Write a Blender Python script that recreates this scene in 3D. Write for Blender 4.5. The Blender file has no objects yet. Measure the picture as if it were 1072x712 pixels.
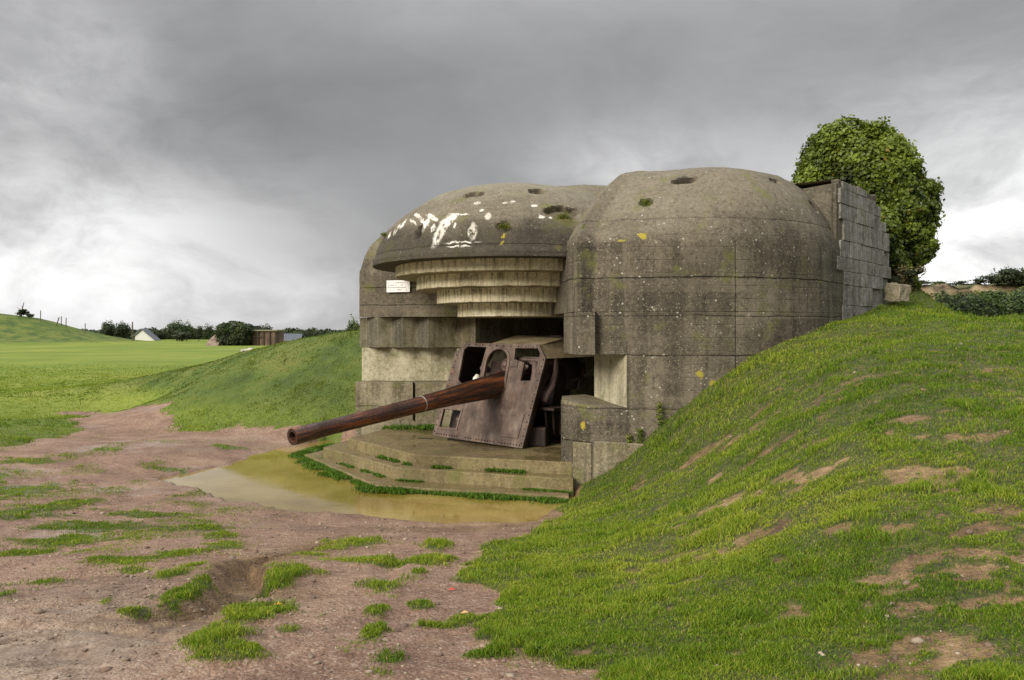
import bpy, bmesh, math, random
import numpy as np
from mathutils import Vector, Matrix
random.seed(7)
RNG = np.random.default_rng(11)
# World frame: x to the east side of the battery, y inland, z up; z = 0 is the photographer's eye height.

# ------------------------------------------------------------------ noise
def _hash(a, b, c):
    a = a.astype(np.int64); b = b.astype(np.int64); c = c.astype(np.int64)
    n = (a * 73856093) ^ (b * 19349663) ^ (c * 83492791)
    n = (n ^ (n >> 13)) * 1274126177 & 0x7fffffff
    n = (n ^ (n >> 15)) * 668265263 & 0x7fffffff
    return ((n ^ (n >> 14)) & 0xffff) / 32767.5 - 1.0

def vnoise(x, y, z=None, seed=0):
    x = np.asarray(x, float); y = np.asarray(y, float)
    if z is None:
        ix, iy = np.floor(x), np.floor(y); fx, fy = x - ix, y - iy
        fx = fx * fx * (3 - 2 * fx); fy = fy * fy * (3 - 2 * fy); iz = np.full_like(ix, seed * 17)
        a, b, c, d = _hash(ix, iy, iz), _hash(ix + 1, iy, iz), _hash(ix, iy + 1, iz), _hash(ix + 1, iy + 1, iz)
        return (a + (b - a) * fx) * (1 - fy) + (c + (d - c) * fx) * fy
    z = np.asarray(z, float) + seed * 17.37
    ix, iy, iz = np.floor(x), np.floor(y), np.floor(z)
    fx, fy, fz = x - ix, y - iy, z - iz
    fx = fx * fx * (3 - 2 * fx); fy = fy * fy * (3 - 2 * fy); fz = fz * fz * (3 - 2 * fz)
    r = 0
    for dx in (0, 1):
        for dy in (0, 1):
            for dz in (0, 1):
                w = (fx if dx else 1 - fx) * (fy if dy else 1 - fy) * (fz if dz else 1 - fz)
                r = r + w * _hash(ix + dx, iy + dy, iz + dz)
    return r

def fbm(x, y, z=None, seed=0, oct=4, gain=0.5):
    a, s, t, f = 1.0, 0, 0, 1.0
    for k in range(oct):
        s = s + a * vnoise(np.asarray(x) * f, np.asarray(y) * f, None if z is None else np.asarray(z) * f, seed + k * 3)
        t += a; a *= gain; f *= 2.03
    return s / t

def sstep(a, b, x):
    t = np.clip((x - a) / (b - a), 0, 1)
    return t * t * (3 - 2 * t)

def poly_sdf(x, y, poly):
    """signed distance, negative inside"""
    x = np.asarray(x, float); y = np.asarray(y, float)
    d = np.full(x.shape, 1e9); inside = np.zeros(x.shape, bool)
    n = len(poly)
    for i in range(n):
        ax, ay = poly[i]; bx_, by_ = poly[(i + 1) % n]
        ex, ey = bx_ - ax, by_ - ay
        t = np.clip(((x - ax) * ex + (y - ay) * ey) / (ex * ex + ey * ey + 1e-12), 0, 1)
        d = np.minimum(d, np.hypot(x - ax - t * ex, y - ay - t * ey))
        c = ((ay > y) != (by_ > y)) & (x < (bx_ - ax) * (y - ay) / ((by_ - ay) if by_ != ay else 1e-12) + ax)
        inside ^= c
    return np.where(inside, -d, d)

# ------------------------------------------------------------------ terrain
WATER_Z = -2.95
CTRL = np.array([
 (0,-6,-1.5),(-8,-5,-1.6),(9,-5,-1.2),(-14,0,-2.0),(16,0,-.9),
 (0,1,-1.62),(0,3.9,-1.68),(-1.5,7.2,-2.15),(-1,10,-2.58),(-1.5,12.0,-2.90),
 (-3,4,-1.72),(-4.4,6.8,-2.12),(-6,9,-2.42),(-9,10,-2.5),(-9,14,-2.72),(-8,19.3,-2.74),(-13,20,-2.66),(-14,12,-2.55),
 (-3,16,-2.98),(-1,13.6,-2.96),(-5,18,-2.98),(-7,16.3,-2.9),(-5.6,21.0,-2.85),(.2,12.2,-2.9),(-2,18,-3.1),(0,16,-3.1),(0,21,-3.0),(3,23,-2.6),
 (1.0,14.2,-2.9),(1.0,13.3,-2.86),(.95,12.3,-2.8),(1.3,10.5,-2.5),(1.1,8,-2.15),(1,5.5,-1.82),
 (2.07,14.2,-2.24),(2.57,14.2,-1.74),(3.07,14.2,-1.32),(3.78,14.3,-.76),(4.53,14.5,-.34),(5.6,15.2,.02),(6.5,15.9,.16),(7.8,17.5,.42),(8.9,18.8,.64),
 (2.2,12.2,-2.25),(2.2,9.5,-2.05),(1.7,7.2,-1.88),
 (3.5,11.8,-1.30),(3.1,10,-1.42),(2.5,8,-1.52),(2.0,6.2,-1.58),(1.4,4.5,-1.64),
 (6.0,14,-.12),(5.15,12,-.42),(4.3,10,-.78),(3.45,8,-1.08),(2.6,6,-1.34),(1.8,4.2,-1.52),
 (10.1,16,.12),(7.6,12,-.28),(6.3,10,-.58),(5.1,8,-.84),(3.8,6,-1.14),(2.7,4.2,-1.42),(10,6,-.6),(14,10,-.2),(20,15,.3),
 (9.75,20,1.15),(9.9,21,1.3),(8.5,22,1.4),(10.3,18.8,.28),(10.9,20.0,.30),(11.6,21,.30),(9.4,19.4,.85),(12.8,23,.0),(12.4,20,.30),(14,20.5,.38),(14.5,24,0),(16,28,-.2),
 (18,33,.3),(20,40,1.4),(27,40,1.7),(34,38,2.3),(16,34,0),(15,44,.4),(8,35,-.5),(2,35,-1.5),
 (-4.0,20.8,-2.55),(-6.5,21.8,-2.72),(-9,23.5,-2.62),(-13,29,-2.58),
 (-4.2,24,-1.2),(-5.0,27,-.10),(-6.8,28,-.22),(-8.4,29,-.50),(-10.4,31,-.86),(-13.6,34,-1.6),(-17.5,37,-2.4),
 (-15,24,-2.62),(-19,28,-2.6),(-20,21,-2.6),(-22,35,-2.6),(-9.5,26,-1.65),(-12.5,30,-1.9),(-2,27,-.1),
 (-6,33,-1.4),(-10,38,-2.2),(-4,42,-2.4),(-10,50,-2.6),(-30,60,-2.6),(0,60,-2.5),(-60,60,-2.6),(-30,30,-2.6),(-30,5,-2.5),(45,50,-1),(50,10,-.5),(-25,45,-2.6)], float)
def _tps_fit(P, reg=0.02):
    n = len(P); s = 10.0
    X = P[:, :2] / s
    D = np.hypot(X[:, None, 0] - X[None, :, 0], X[:, None, 1] - X[None, :, 1])
    K = np.where(D > 0, D * D * np.log(np.maximum(D, 1e-9)), 0) + np.eye(n) * reg * 0.05
    A = np.zeros((n + 3, n + 3)); A[:n, :n] = K
    Q = np.c_[np.ones(n), X]; A[:n, n:] = Q; A[n:, :n] = Q.T
    w = np.linalg.solve(A, np.r_[P[:, 2], 0, 0, 0])
    return X, w, s
_TX, _TW, _TS = _tps_fit(CTRL)
def tps(x, y):
    x = np.asarray(x, float).ravel() / _TS; y = np.asarray(y, float).ravel() / _TS
    out = _TW[-3] + _TW[-2] * x + _TW[-1] * y
    for i in range(len(_TX)):
        d2 = (x - _TX[i, 0]) ** 2 + (y - _TX[i, 1]) ** 2
        out = out + _TW[i] * 0.5 * d2 * np.log(np.maximum(d2, 1e-14))
    return out
def base_z(x, y):
    x = np.asarray(x, float); y = np.asarray(y, float); sh = x.shape
    x = x.ravel(); y = y.ravel()
    r = np.hypot(x, (y - 20) * 0.8)
    if (r > 46).any() and (r <= 46).any():
        pass
    k = 1 - sstep(30, 46, r)
    far = np.full(x.shape, -2.6)
    # big grassed mound on the far side of the field
    m = sstep(-74, -106, x + 0 * y) * np.exp(-((y - 165) / 15.0) ** 2)
    far = far + 6.3 * m * (1 + .05 * fbm(x / 6, y / 6, seed=4))
    # rough ground behind the eroded bank on the right
    far = far + 3.0 * sstep(18, 40, x) * sstep(30, 60, y) * (1 - sstep(120, 300, r))
    z = far.copy()
    i = k > 0
    zt = tps(x[i], y[i])
    z[i] = far[i] * (1 - k[i]) + zt * k[i]
    return z.reshape(sh)
PUDDLE = [(-7.01,15.97),(-6.24,15.11),(-5.66,14.84),(-5.09,13.78),(-4.28,13.27),(-3.57,12.86),(-2.42,12.79),(-1.42,12.54),(-.52,12.35),(.32,12.35),(.59,13.27),(1.1,14.0),(1.0,18),(-1,20),(-2.9,20.4),(-4.1,20.9),(-4.9,21.9),(-5.35,21.6),(-5.71,20.55),(-6.17,19.0),(-6.19,17.78),(-6.64,17.06)]
MUD = [(-12.1,16.7),(-11.63,19.16),(-11.93,22.84),(-15.18,28.18),(-13.19,27.62),(-9.95,23.88),(-9.92,23.04),(-8.02,22.42),(-6.19,22.0),(-4.54,21.6),(-2.93,21.6),(1.91,15.58),(1.14,13.86),(.46,11.58),(.11,10.16),(-.18,9.52),(-.33,7.9),(-.46,6.74),(.18,6.38),(.08,5.5),(-.21,4.94),(.05,4.28),(.39,3.92),(.49,3.48),(.4,1.5),(-4,.5),(-20,4)]
TUFTS = [(-10.09,16.78,.75,.49),(-8.39,13.82,.81,1.03),(-6.98,12.46,.81,.96),(-5.56,10.84,.64,.5),(-7.09,11.68,.41,.74),(-5.41,9.66,.68,.46),(-5.44,11.98,.56,.35),(-4.25,10.76,.51,.36),(-3.6,9.9,.42,.3),(-3.17,9.04,.28,.6),(-5.31,8.84,.26,.36),(-3.8,7.86,.32,.4),(-3.36,7.22,.21,.23),(-3.79,6.62,.22,.25),(-3.7,5.92,.07,.19),(-2.87,5.74,.07,.14),(-2.51,5.5,.1,.12),(-2.92,7.5,.10,.32),(-2.88,6.9,.13,.3),(-3.48,8.32,.2,.37),(-2.42,6.02,.12,.42),(-1.68,5.54,.18,.18),(-1.94,6.76,.2,.48),(-1.7,5.38,.18,.26),(-1.72,4.7,.17,.34),(-1.48,4.26,.16,.2),(-1.34,4.86,.06,.09),(-1.83,9.36,.37,.48),(-2.02,8.32,.22,.23),(-1.4,7.88,.35,.27),(-1.24,7.92,.11,.34),(-.86,8.98,.19,.49),(-.8,7.86,.23,.27),(-.8,7.08,.08,.16),(-.92,5.54,.09,.22),(-1.0,6.46,.13,.26),(-.82,4.76,.08,.23),(-.6,4.24,.11,.16),(-.65,5.78,.1,.15),(-.46,5.14,.15,.08),(-.29,5.34,.13,.09),(-.11,4.3,.16,.11),(-7.01,16.84,.55,.26),(-8.82,22.66,1.2,.48),(-6.9,19.82,.47,.33),(-9.73,14.88,.7,.84),(-9.22,18.4,.32,.27)]
BARE = [(1.91,12.14,.31,.44),(2.66,11.64,.44,.38),(3.02,11.22,.53,.22),(3.71,11.72,.52,.13),(2.3,8.02,.21,.41),(2.14,6.58,.33,.38),(2.31,5.88,.17,.12),(2.6,5.46,.24,.12),(1.83,5.3,.19,.15),(1.69,4.58,.24,.22),(2.22,4.78,.34,.15),(2.65,4.86,.34,.12),(1.57,3.76,.22,.11),(2.97,5.22,.25,.08),(2.51,9.98,.18,.18),(1.58,5.62,.1,.11),(1.12,4.0,.12,.11),(2.48,4.18,.15,.1),(2.14,4.3,.15,.08),(.37,4.22,.12,.11),(.99,5.14,.08,.1),(1.78,7.4,.16,.13),(1.8,9.96,.16,.16),(2.05,3.68,.15,.08),(2.77,7.5,.22,.11),(.97,6.64,.09,.15)]
GULLY = [(-2.0,9.9),(-2.15,9.1),(-2.33,8.38),(-2.48,7.92),(-2.5,7.5),(-2.3,7.05),(-2.12,6.6),(-1.95,6.1),(-2.05,5.7),(-2.2,5.4)]
RILLS = [[(-2.45,7.7),(-2.15,7.5),(-1.75,7.35)],[(-1.05,8.3),(-1.15,7.3),(-1.0,6.7)],[(-4.6,5.4),(-3.6,5.1),(-2.6,5.0),(-2.0,4.8)]]

def line_dist(x, y, pts):
    d = np.full(np.shape(x), 1e9); side = np.zeros(np.shape(x))
    for (ax, ay), (bx_, by_) in zip(pts[:-1], pts[1:]):
        ex, ey = bx_ - ax, by_ - ay
        t = np.clip(((x - ax) * ex + (y - ay) * ey) / (ex * ex + ey * ey), 0, 1)
        dd = np.hypot(x - ax - t * ex, y - ay - t * ey)
        s = np.sign((x - ax) * ey - (y - ay) * ex)
        side = np.where(dd < d, s, side); d = np.minimum(d, dd)
    return d, side

def blobs(x, y, lst, seed, warp=.35, power=1.0):
    """max over blobs of 1 - normalised distance, roughened"""
    out = np.full(np.shape(x), -9.0)
    nz = warp * fbm(x * 2.6, y * 2.6, seed=seed, oct=4) + .25 * fbm(x * 9, y * 9, seed=seed + 5, oct=2)
    for cx, cy, rx, ry in lst:
        m = (np.abs(x - cx) < rx * 2.2 + .2) & (np.abs(y - cy) < ry * 2.2 + .2)
        if m.any():
            v = 1 - np.hypot((x[m] - cx) / rx, (y[m] - cy) / ry) + nz[m] * 1.3
            out[m] = np.maximum(out[m], v)
    return out

def ground_masks(x, y):
    """grass cover 0..1, soil hue 0 pink gravel .. 1 ochre earth, wetness 0..1"""
    x = np.asarray(x, float); y = np.asarray(y, float)
    nearm = (np.abs(x) < 70) & (y > -40) & (y < 75)
    if not nearm.all():
        out = [np.ones(x.shape), np.zeros(x.shape), np.zeros(x.shape), np.full(x.shape, 99.)]
        if nearm.any():
            for o, v in zip(out, ground_masks(x[nearm], y[nearm])): o[nearm] = v
        return tuple(out)
    sc = .25 + .02 * y
    d = poly_sdf(x, y, MUD) + sc * (.9 * fbm(x * .9, y * .9, seed=21, oct=5) + .35 * fbm(x * 5, y * 5, seed=22, oct=3))
    mud = 1 - sstep(-.07, .07, d)
    t = blobs(x, y, TUFTS, 31, warp=.62)
    grass = np.maximum(1 - mud, sstep(-.35, .45, t))
    # sparse seedlings around the clumps
    sp = fbm(x * 2.4, y * 2.4, seed=43, oct=5)
    grass = np.maximum(grass, mud * sstep(.20, .42, sp) * .42 * sstep(13, 10, y) * sstep(-1.6, -.6, t))
    # thin, uneven growth along the left half of the path
    thin = fbm(x * 1.3, y * .8, seed=41, oct=5) + .12
    grass = np.maximum(grass, mud * sstep(.16, .42, thin) * sstep(-2.6, -5, x) * sstep(5.5, 8, y) * .75 * sstep(24, 17, y))
    b = blobs(x, y, BARE, 51, warp=1.0)
    bare = .85 * sstep(-.1, .6, b) * sstep(-.35, .1, fbm(x * 4, y * 4, seed=53, oct=4) + .12)
    wear = fbm(x * 1.5, y * 2.2, seed=61, oct=5)
    bare = np.maximum(bare, sstep(.03, .42, wear) * sstep(.2, 1.6, x) * sstep(9, 5.5, y) * .9)
    bare = np.maximum(bare, sstep(.2, .5, wear) * sstep(.8, 2.2, x) * sstep(14.5, 9, y) * .75)
    bit = fbm(x * 5.5, y * 7, seed=63, oct=4)
    bare = np.maximum(bare, sstep(.30, .48, bit + .25 * wear) * .8 * sstep(.6, 1.6, x) * sstep(15, 11, y))
    bare = bare * sstep(-.45, .0, fbm(x * 8, y * 11, seed=64, oct=3) + .1)
    bare = np.where(x > -0.6, bare, 0)
    grass = grass * (1 - bare)
    # eroded bank on the far right
    bank = sstep(15, 18, x) * sstep(33.5, 36, y) * sstep(60, 50, y)
    grass = grass * (1 - bank * sstep(-.25, .1, fbm(x * .5, y * .5, seed=66) + .25))
    soil = sstep(-.4, .8, x) * .7 + .3 * fbm(x * .8, y * .8, seed=71)
    soil = np.maximum(soil, sstep(-.2, .7, x) * sstep(.02, .2, bare)); soil = np.maximum(soil, bank)
    gd, _ = line_dist(x, y, GULLY)
    soil = np.maximum(soil, .95 * np.exp(-(gd / .45) ** 2))
    soil = np.maximum(soil, .6 * sstep(1.2, .2, np.hypot((x + .6) / 1.8, (y - 11.6) / .7)))
    pd = poly_sdf(x, y, PUDDLE)
    wet = np.exp(-np.maximum(pd, 0) / .35) * .7
    wet = np.maximum(wet, .28 * mud)
    wet = np.maximum(wet, sstep(.04, .30, fbm(x * .45 + 3, y * .7, seed=81, oct=5)) * sstep(-.8, -2.4, x) * mud)
    return np.clip(grass, 0, 1), np.clip(soil, 0, 1), np.clip(wet, 0, 1), pd

def ground_z(x, y, masks=None):
    x = np.asarray(x, float); y = np.asarray(y, float)
    z = base_z(x, y)
    g, s, w, pd = ground_masks(x, y) if masks is None else masks
    near = np.exp(-np.hypot(x, y) / 45)
    z = z + near * .10 * fbm(x * .35, y * .35, seed=1, oct=3)
    # clods and hummocks
    z = z + near * g * (.05 * fbm(x * 1.6, y * 1.6, seed=2, oct=4) + .035)
    z = z + near * (1 - g) * (.045 * fbm(x * 1.7, y * 1.7, seed=3, oct=6, gain=.58) + .008 * fbm(x * 16, y * 16, seed=9, oct=3) * sstep(14, 8, y))
    # trodden, rain-washed ridges in the near mud
    z = z + (1 - g) * .05 * (.35 - np.abs(fbm(x * 1.1 + .6 * y, y * 2.3 - .3 * x, seed=13, oct=5))) * sstep(9.5, 6.5, y) * sstep(-.5, -1.5, x)
    gd, side = line_dist(x, y, GULLY)
    wob = .05 * fbm(x * 6, y * 6, seed=12)
    gw = .10 + .20 * sstep(8.6, 6.6, y)
    dd = gd + wob
    depth = (.06 + .15 * sstep(9.0, 6.5, y)) * sstep(10, 9.3, y) * sstep(5.0, 5.6, y)
    z = z - depth * np.where(side < 0, 1 - sstep(gw * .30, gw * .5, dd), 1 - sstep(gw * .3, gw * 1.25, dd))
    for r in RILLS:
        rd, _ = line_dist(x, y, r)
        z = z - .05 * (1 - sstep(.02, .16, rd + wob))
    # puddle basin: shore exactly where the outline is, ragged by noise
    e = pd + .16 * fbm(x * 2.2, y * 2.2, seed=15, oct=4) + .05 * fbm(x * 9, y * 9, seed=16, oct=3)
    inz = WATER_Z - .012 - np.clip(-e * .10, 0, .10)
    outz = np.maximum(z, WATER_Z + .008 + np.clip(e, 0, 3) * .05)
    k = sstep(-.03, .03, e)
    flat = np.where(pd < 4, 1.0, 0.0)
    z2 = inz * (1 - k) + outz * k
    return np.where(flat > 0, z2, z)

# ------------------------------------------------------------------ scene helpers
SC = bpy.context.scene
COL = SC.collection
def mesh_obj(name, verts, faces, mat=None, parent=None, smooth=False, mats=None, fmat=None):
    """one mesh object; verts are world coordinates, shifted to the parent's base"""
    me = bpy.data.meshes.new(name)
    v = np.asarray(verts, float)
    off = Vector((0, 0, 0))
    if parent is not None:
        q = parent
        while q is not None:
            off = off + q.location; q = q.parent
    v = v - np.array(off)
    me.from_pydata(v.tolist(), [], [tuple(int(i) for i in f) for f in faces])
    me.update()
    if mats:
        for m in mats: me.materials.append(m)
        if fmat is not None: me.polygons.foreach_set('material_index', np.asarray(fmat, np.int32))
    elif mat: me.materials.append(mat)
    if smooth: me.polygons.foreach_set('use_smooth', np.ones(len(me.polygons), bool))
    o = bpy.data.objects.new(name, me); COL.objects.link(o)
    if parent is not None: o.parent = parent
    return o

def quads_obj(name, V, F, mat, parent=None, colors=None, smooth=False):
    """fast path for very many quads. V (n,3), F (m,4)"""
    me = bpy.data.meshes.new(name)
    off = np.zeros(3); q = parent
    while q is not None:
        off = off + np.array(q.location); q = q.parent
    V = np.asarray(V, np.float32) - off.astype(np.float32)
    me.vertices.add(len(V)); me.vertices.foreach_set('co', V.ravel())
    me.loops.add(F.size); me.loops.foreach_set('vertex_index', F.ravel().astype(np.int32))
    me.polygons.add(len(F)); me.polygons.foreach_set('loop_start', np.arange(0, F.size, F.shape[1], dtype=np.int32))
    if smooth: me.polygons.foreach_set('use_smooth', np.ones(len(F), bool))
    me.update(calc_edges=True)
    if colors is not None:
        for nm, c in colors.items():
            a = me.color_attributes.new(nm, 'FLOAT_COLOR', 'POINT')
            c4 = np.ones((len(V), 4), np.float32); c4[:, :c.shape[1]] = c
            a.data.foreach_set('color', c4.ravel())
    if mat: me.materials.append(mat)
    o = bpy.data.objects.new(name, me); COL.objects.link(o)
    if parent is not None: o.parent = parent
    return o

def tag(o, label=None, cat=None, group=None, kind=None):
    if label: o['label'] = label
    if cat: o['category'] = cat
    if group: o['group'] = group
    if kind: o['kind'] = kind
    return o
def thing(name, loc, label, cat, group=None):
    o = bpy.data.objects.new(name, None); COL.objects.link(o); o.location = loc
    o.empty_display_size = .1
    return tag(o, label, cat, group)

class Mb:
    """collects shapes into one mesh"""
    def __init__(s): s.v = []; s.f = []; s.m = []; s.n = 0
    def add(s, V, F, m=0):
        V = np.asarray(V, float).reshape(-1, 3)
        s.v.append(V); s.f += [[i + s.n for i in f] for f in F]; s.m += [m] * len(F); s.n += len(V)
    def box(s, c, sz, ax=None, m=0):
        """c centre, sz full sizes, ax 3x3 rows = axes"""
        A = np.eye(3) if ax is None else np.asarray(ax, float)
        P = np.array([[i, j, k] for i in (-.5, .5) for j in (-.5, .5) for k in (-.5, .5)]) * np.asarray(sz)
        s.add(np.asarray(c) + P @ A, [(0, 1, 3, 2), (4, 6, 7, 5), (0, 4, 5, 1), (2, 3, 7, 6), (0, 2, 6, 4), (1, 5, 7, 3)], m)
    def prism(s, poly, z0, z1, m=0, zt=None):
        n = len(poly)
        ar = sum(poly[i][0] * poly[(i + 1) % n][1] - poly[(i + 1) % n][0] * poly[i][1] for i in range(n))
        if ar < 0: poly = poly[::-1]; zt = zt[::-1] if zt is not None else None
        V = [(p[0], p[1], z0) for p in poly] + [(p[0], p[1], z1 if zt is None else zt[i]) for i, p in enumerate(poly)]
        F = [tuple(range(n))[::-1], tuple(range(n, 2 * n))] + [(i, (i + 1) % n, n + (i + 1) % n, n + i) for i in range(n)]
        s.add(V, F, m)
    def tube(s, pts, rad, seg=12, m=0, cap=True):
        pts = [Vector(p) for p in pts]; rad = rad if hasattr(rad, '__len__') else [rad] * len(pts)
        V = []; F = []; prev = None
        for i, p in enumerate(pts):
            t = (pts[min(i + 1, len(pts) - 1)] - pts[max(i - 1, 0)])
            if t.length < 1e-6: t = Vector((0, 0, 1))
            t.normalize()
            if prev is None:
                a = t.orthogonal().normalized()
            else:
                a = (prev - t * prev.dot(t)).normalized()
            prev = a; b = t.cross(a)
            for k in range(seg):
                th = 2 * math.pi * k / seg
                V.append(tuple(p + (a * math.cos(th) + b * math.sin(th)) * rad[i]))
        for i in range(len(pts) - 1):
            for k in range(seg):
                F.append((i * seg + k, i * seg + (k + 1) % seg, (i + 1) * seg + (k + 1) % seg, (i + 1) * seg + k))
        if cap:
            F.append(tuple(range(seg))[::-1]); F.append(tuple((len(pts) - 1) * seg + k for k in range(seg)))
        s.add(V, F, m)
    def lathe(s, o, d, prof, seg=32, m=0):
        """prof: (distance along d, radius)"""
        o = Vector(o); d = Vector(d).normalized(); a = d.orthogonal().normalized(); b = d.cross(a)
        V = []; F = []
        for (t, r) in prof:
            for k in range(seg):
                th = 2 * math.pi * k / seg
                V.append(tuple(o + d * t + (a * math.cos(th) + b * math.sin(th)) * r))
        n = len(prof)
        for i in range(n - 1):
            for k in range(seg):
                F.append((i * seg + k, i * seg + (k + 1) % seg, (i + 1) * seg + (k + 1) % seg, (i + 1) * seg + k))
        F.append(tuple(range(seg))[::-1]); F.append(tuple((n - 1) * seg + k for k in range(seg)))
        s.add(V, F, m)
    def build(s, name, mat, parent=None, smooth=False, bevel=0, mats=None, fixn=True):
        V = np.concatenate(s.v) if s.v else np.zeros((0, 3))
        o = mesh_obj(name, V, s.f, mat, parent, smooth, mats, s.m if mats else None)
        if fixn:
            bm = bmesh.new(); bm.from_mesh(o.data); bmesh.ops.recalc_face_normals(bm, faces=bm.faces[:]); bm.to_mesh(o.data); bm.free()
        if bevel:
            md = o.modifiers.new('bevel', 'BEVEL'); md.width = bevel; md.segments = 2; md.limit_method = 'ANGLE'; md.angle_limit = math.radians(40)
        if smooth:
            try: o.data.set_sharp_from_angle(angle=math.radians(35))
            except Exception: pass
        return o

# ------------------------------------------------------------------ node helpers
class NT:
    def __init__(s, name):
        s.mat = bpy.data.materials.new(name); s.mat.use_nodes = True
        s.t = s.mat.node_tree; s.t.nodes.clear()
        s.out = s.t.nodes.new('ShaderNodeOutputMaterial')
    def n(s, typ, props=None, **ins):
        nd = s.t.nodes.new(typ)
        for k, v in (props or {}).items(): setattr(nd, k, v)
        for k, v in ins.items():
            key = int(k[1:]) if k[0] == 'i' and k[1:].isdigit() else k.replace('_', ' ')
            s.set(nd.inputs[key], v)
        return nd
    def set(s, inp, v):
        if isinstance(v, bpy.types.NodeSocket): s.t.links.new(v, inp)
        else:
            if hasattr(inp.default_value, '__len__') and not hasattr(v, '__len__'): v = (v,) * len(inp.default_value)
            if hasattr(v, '__len__') and hasattr(inp.default_value, '__len__') and len(inp.default_value) == 4 and len(v) == 3: v = tuple(v) + (1,)
            inp.default_value = v
    def m(s, op, a, b=0.0, c=0.0, clamp=False):
        nd = s.n('ShaderNodeMath', {'operation': op, 'use_clamp': clamp}, i0=a, i1=b, i2=c); return nd.outputs[0]
    def vm(s, op, a, b=(0, 0, 0)):
        nd = s.n('ShaderNodeVectorMath', {'operation': op}, i0=a, i1=b); return nd.outputs[1] if op in ('LENGTH', 'DOT_PRODUCT', 'DISTANCE') else nd.outputs[0]
    def mix(s, f, a, b, mode='MIX'):
        return s.n('ShaderNodeMixRGB', {'blend_type': mode}, i0=f, i1=a, i2=b).outputs[0]
    def noise(s, vec, scale, detail=5, rough=.55, dist=0.0):
        return s.n('ShaderNodeTexNoise', None, Vector=vec, Scale=scale, Detail=detail, Roughness=rough, Distortion=dist).outputs[0]
    def vor(s, vec, scale, feature='F1', out=0, rnd=1.0):
        return s.n('ShaderNodeTexVoronoi', {'feature': feature}, Vector=vec, Scale=scale, Randomness=rnd).outputs[out]
    def ramp(s, f, pts, interp='LINEAR'):
        nd = s.n('ShaderNodeValToRGB', None, i0=f); cr = nd.color_ramp; cr.interpolation = interp
        while len(cr.elements) < len(pts): cr.elements.new(.5)
        for e, (p, c) in zip(cr.elements, pts):
            e.position = p; e.color = (c, c, c, 1) if not hasattr(c, '__len__') else tuple(c) + (1,) * (4 - len(c))
        return nd.outputs[0]
    def rng(s, f, a, b, c=0.0, d=1.0, smooth=True):
        return s.n('ShaderNodeMapRange', {'interpolation_type': 'SMOOTHSTEP' if smooth else 'LINEAR'}, i0=f, i1=a, i2=b, i3=c, i4=d).outputs[0]
    def pos(s): return s.n('ShaderNodeNewGeometry').outputs['Position']
    def nor(s): return s.n('ShaderNodeNewGeometry').outputs['Normal']
    def xyz(s, v): return s.n('ShaderNodeSeparateXYZ', None, i0=v).outputs
    def comb(s, x, y, z): return s.n('ShaderNodeCombineXYZ', None, i0=x, i1=y, i2=z).outputs[0]
    def bump(s, h, strength=.5, dist=.02, normal=None):
        nd = s.n('ShaderNodeBump', None, Strength=strength, Distance=dist, Height=h)
        if normal is not None: s.set(nd.inputs['Normal'], normal)
        return nd.outputs[0]
    def bsdf(s, col, rough=.8, normal=None, metal=0.0, spec=.5, **kw):
        nd = s.n('ShaderNodeBsdfPrincipled', None, Base_Color=col, Roughness=rough, Metallic=metal)
        s.set(nd.inputs['Specular IOR Level'], spec)
        if normal is not None: s.set(nd.inputs['Normal'], normal)
        for k, v in kw.items(): s.set(nd.inputs[k.replace('_', ' ')], v)
        s.t.links.new(nd.outputs[0], s.out.inputs[0]); return s.mat
    def attr(s, name): return s.n('ShaderNodeAttribute', {'attribute_name': name}).outputs['Color']

def simple(name, col, rough=.8, metal=0, var=.25, scale=6, bump=.3, spec=.4):
    t = NT(name); p = t.pos(); nz = t.noise(p, scale, 6); nf = t.noise(p, scale * 8, 3)
    k = t.m('ADD', t.rng(nz, .3, .7, 1 - var, 1 + var), t.rng(nf, .3, .7, -var * .4, var * .4))
    c = t.vm('MULTIPLY', tuple(col), t.comb(k, k, k))
    return t.bsdf(c, rough, t.bump(t.m('ADD', nz, nf), bump, .02), metal, spec)

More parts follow.
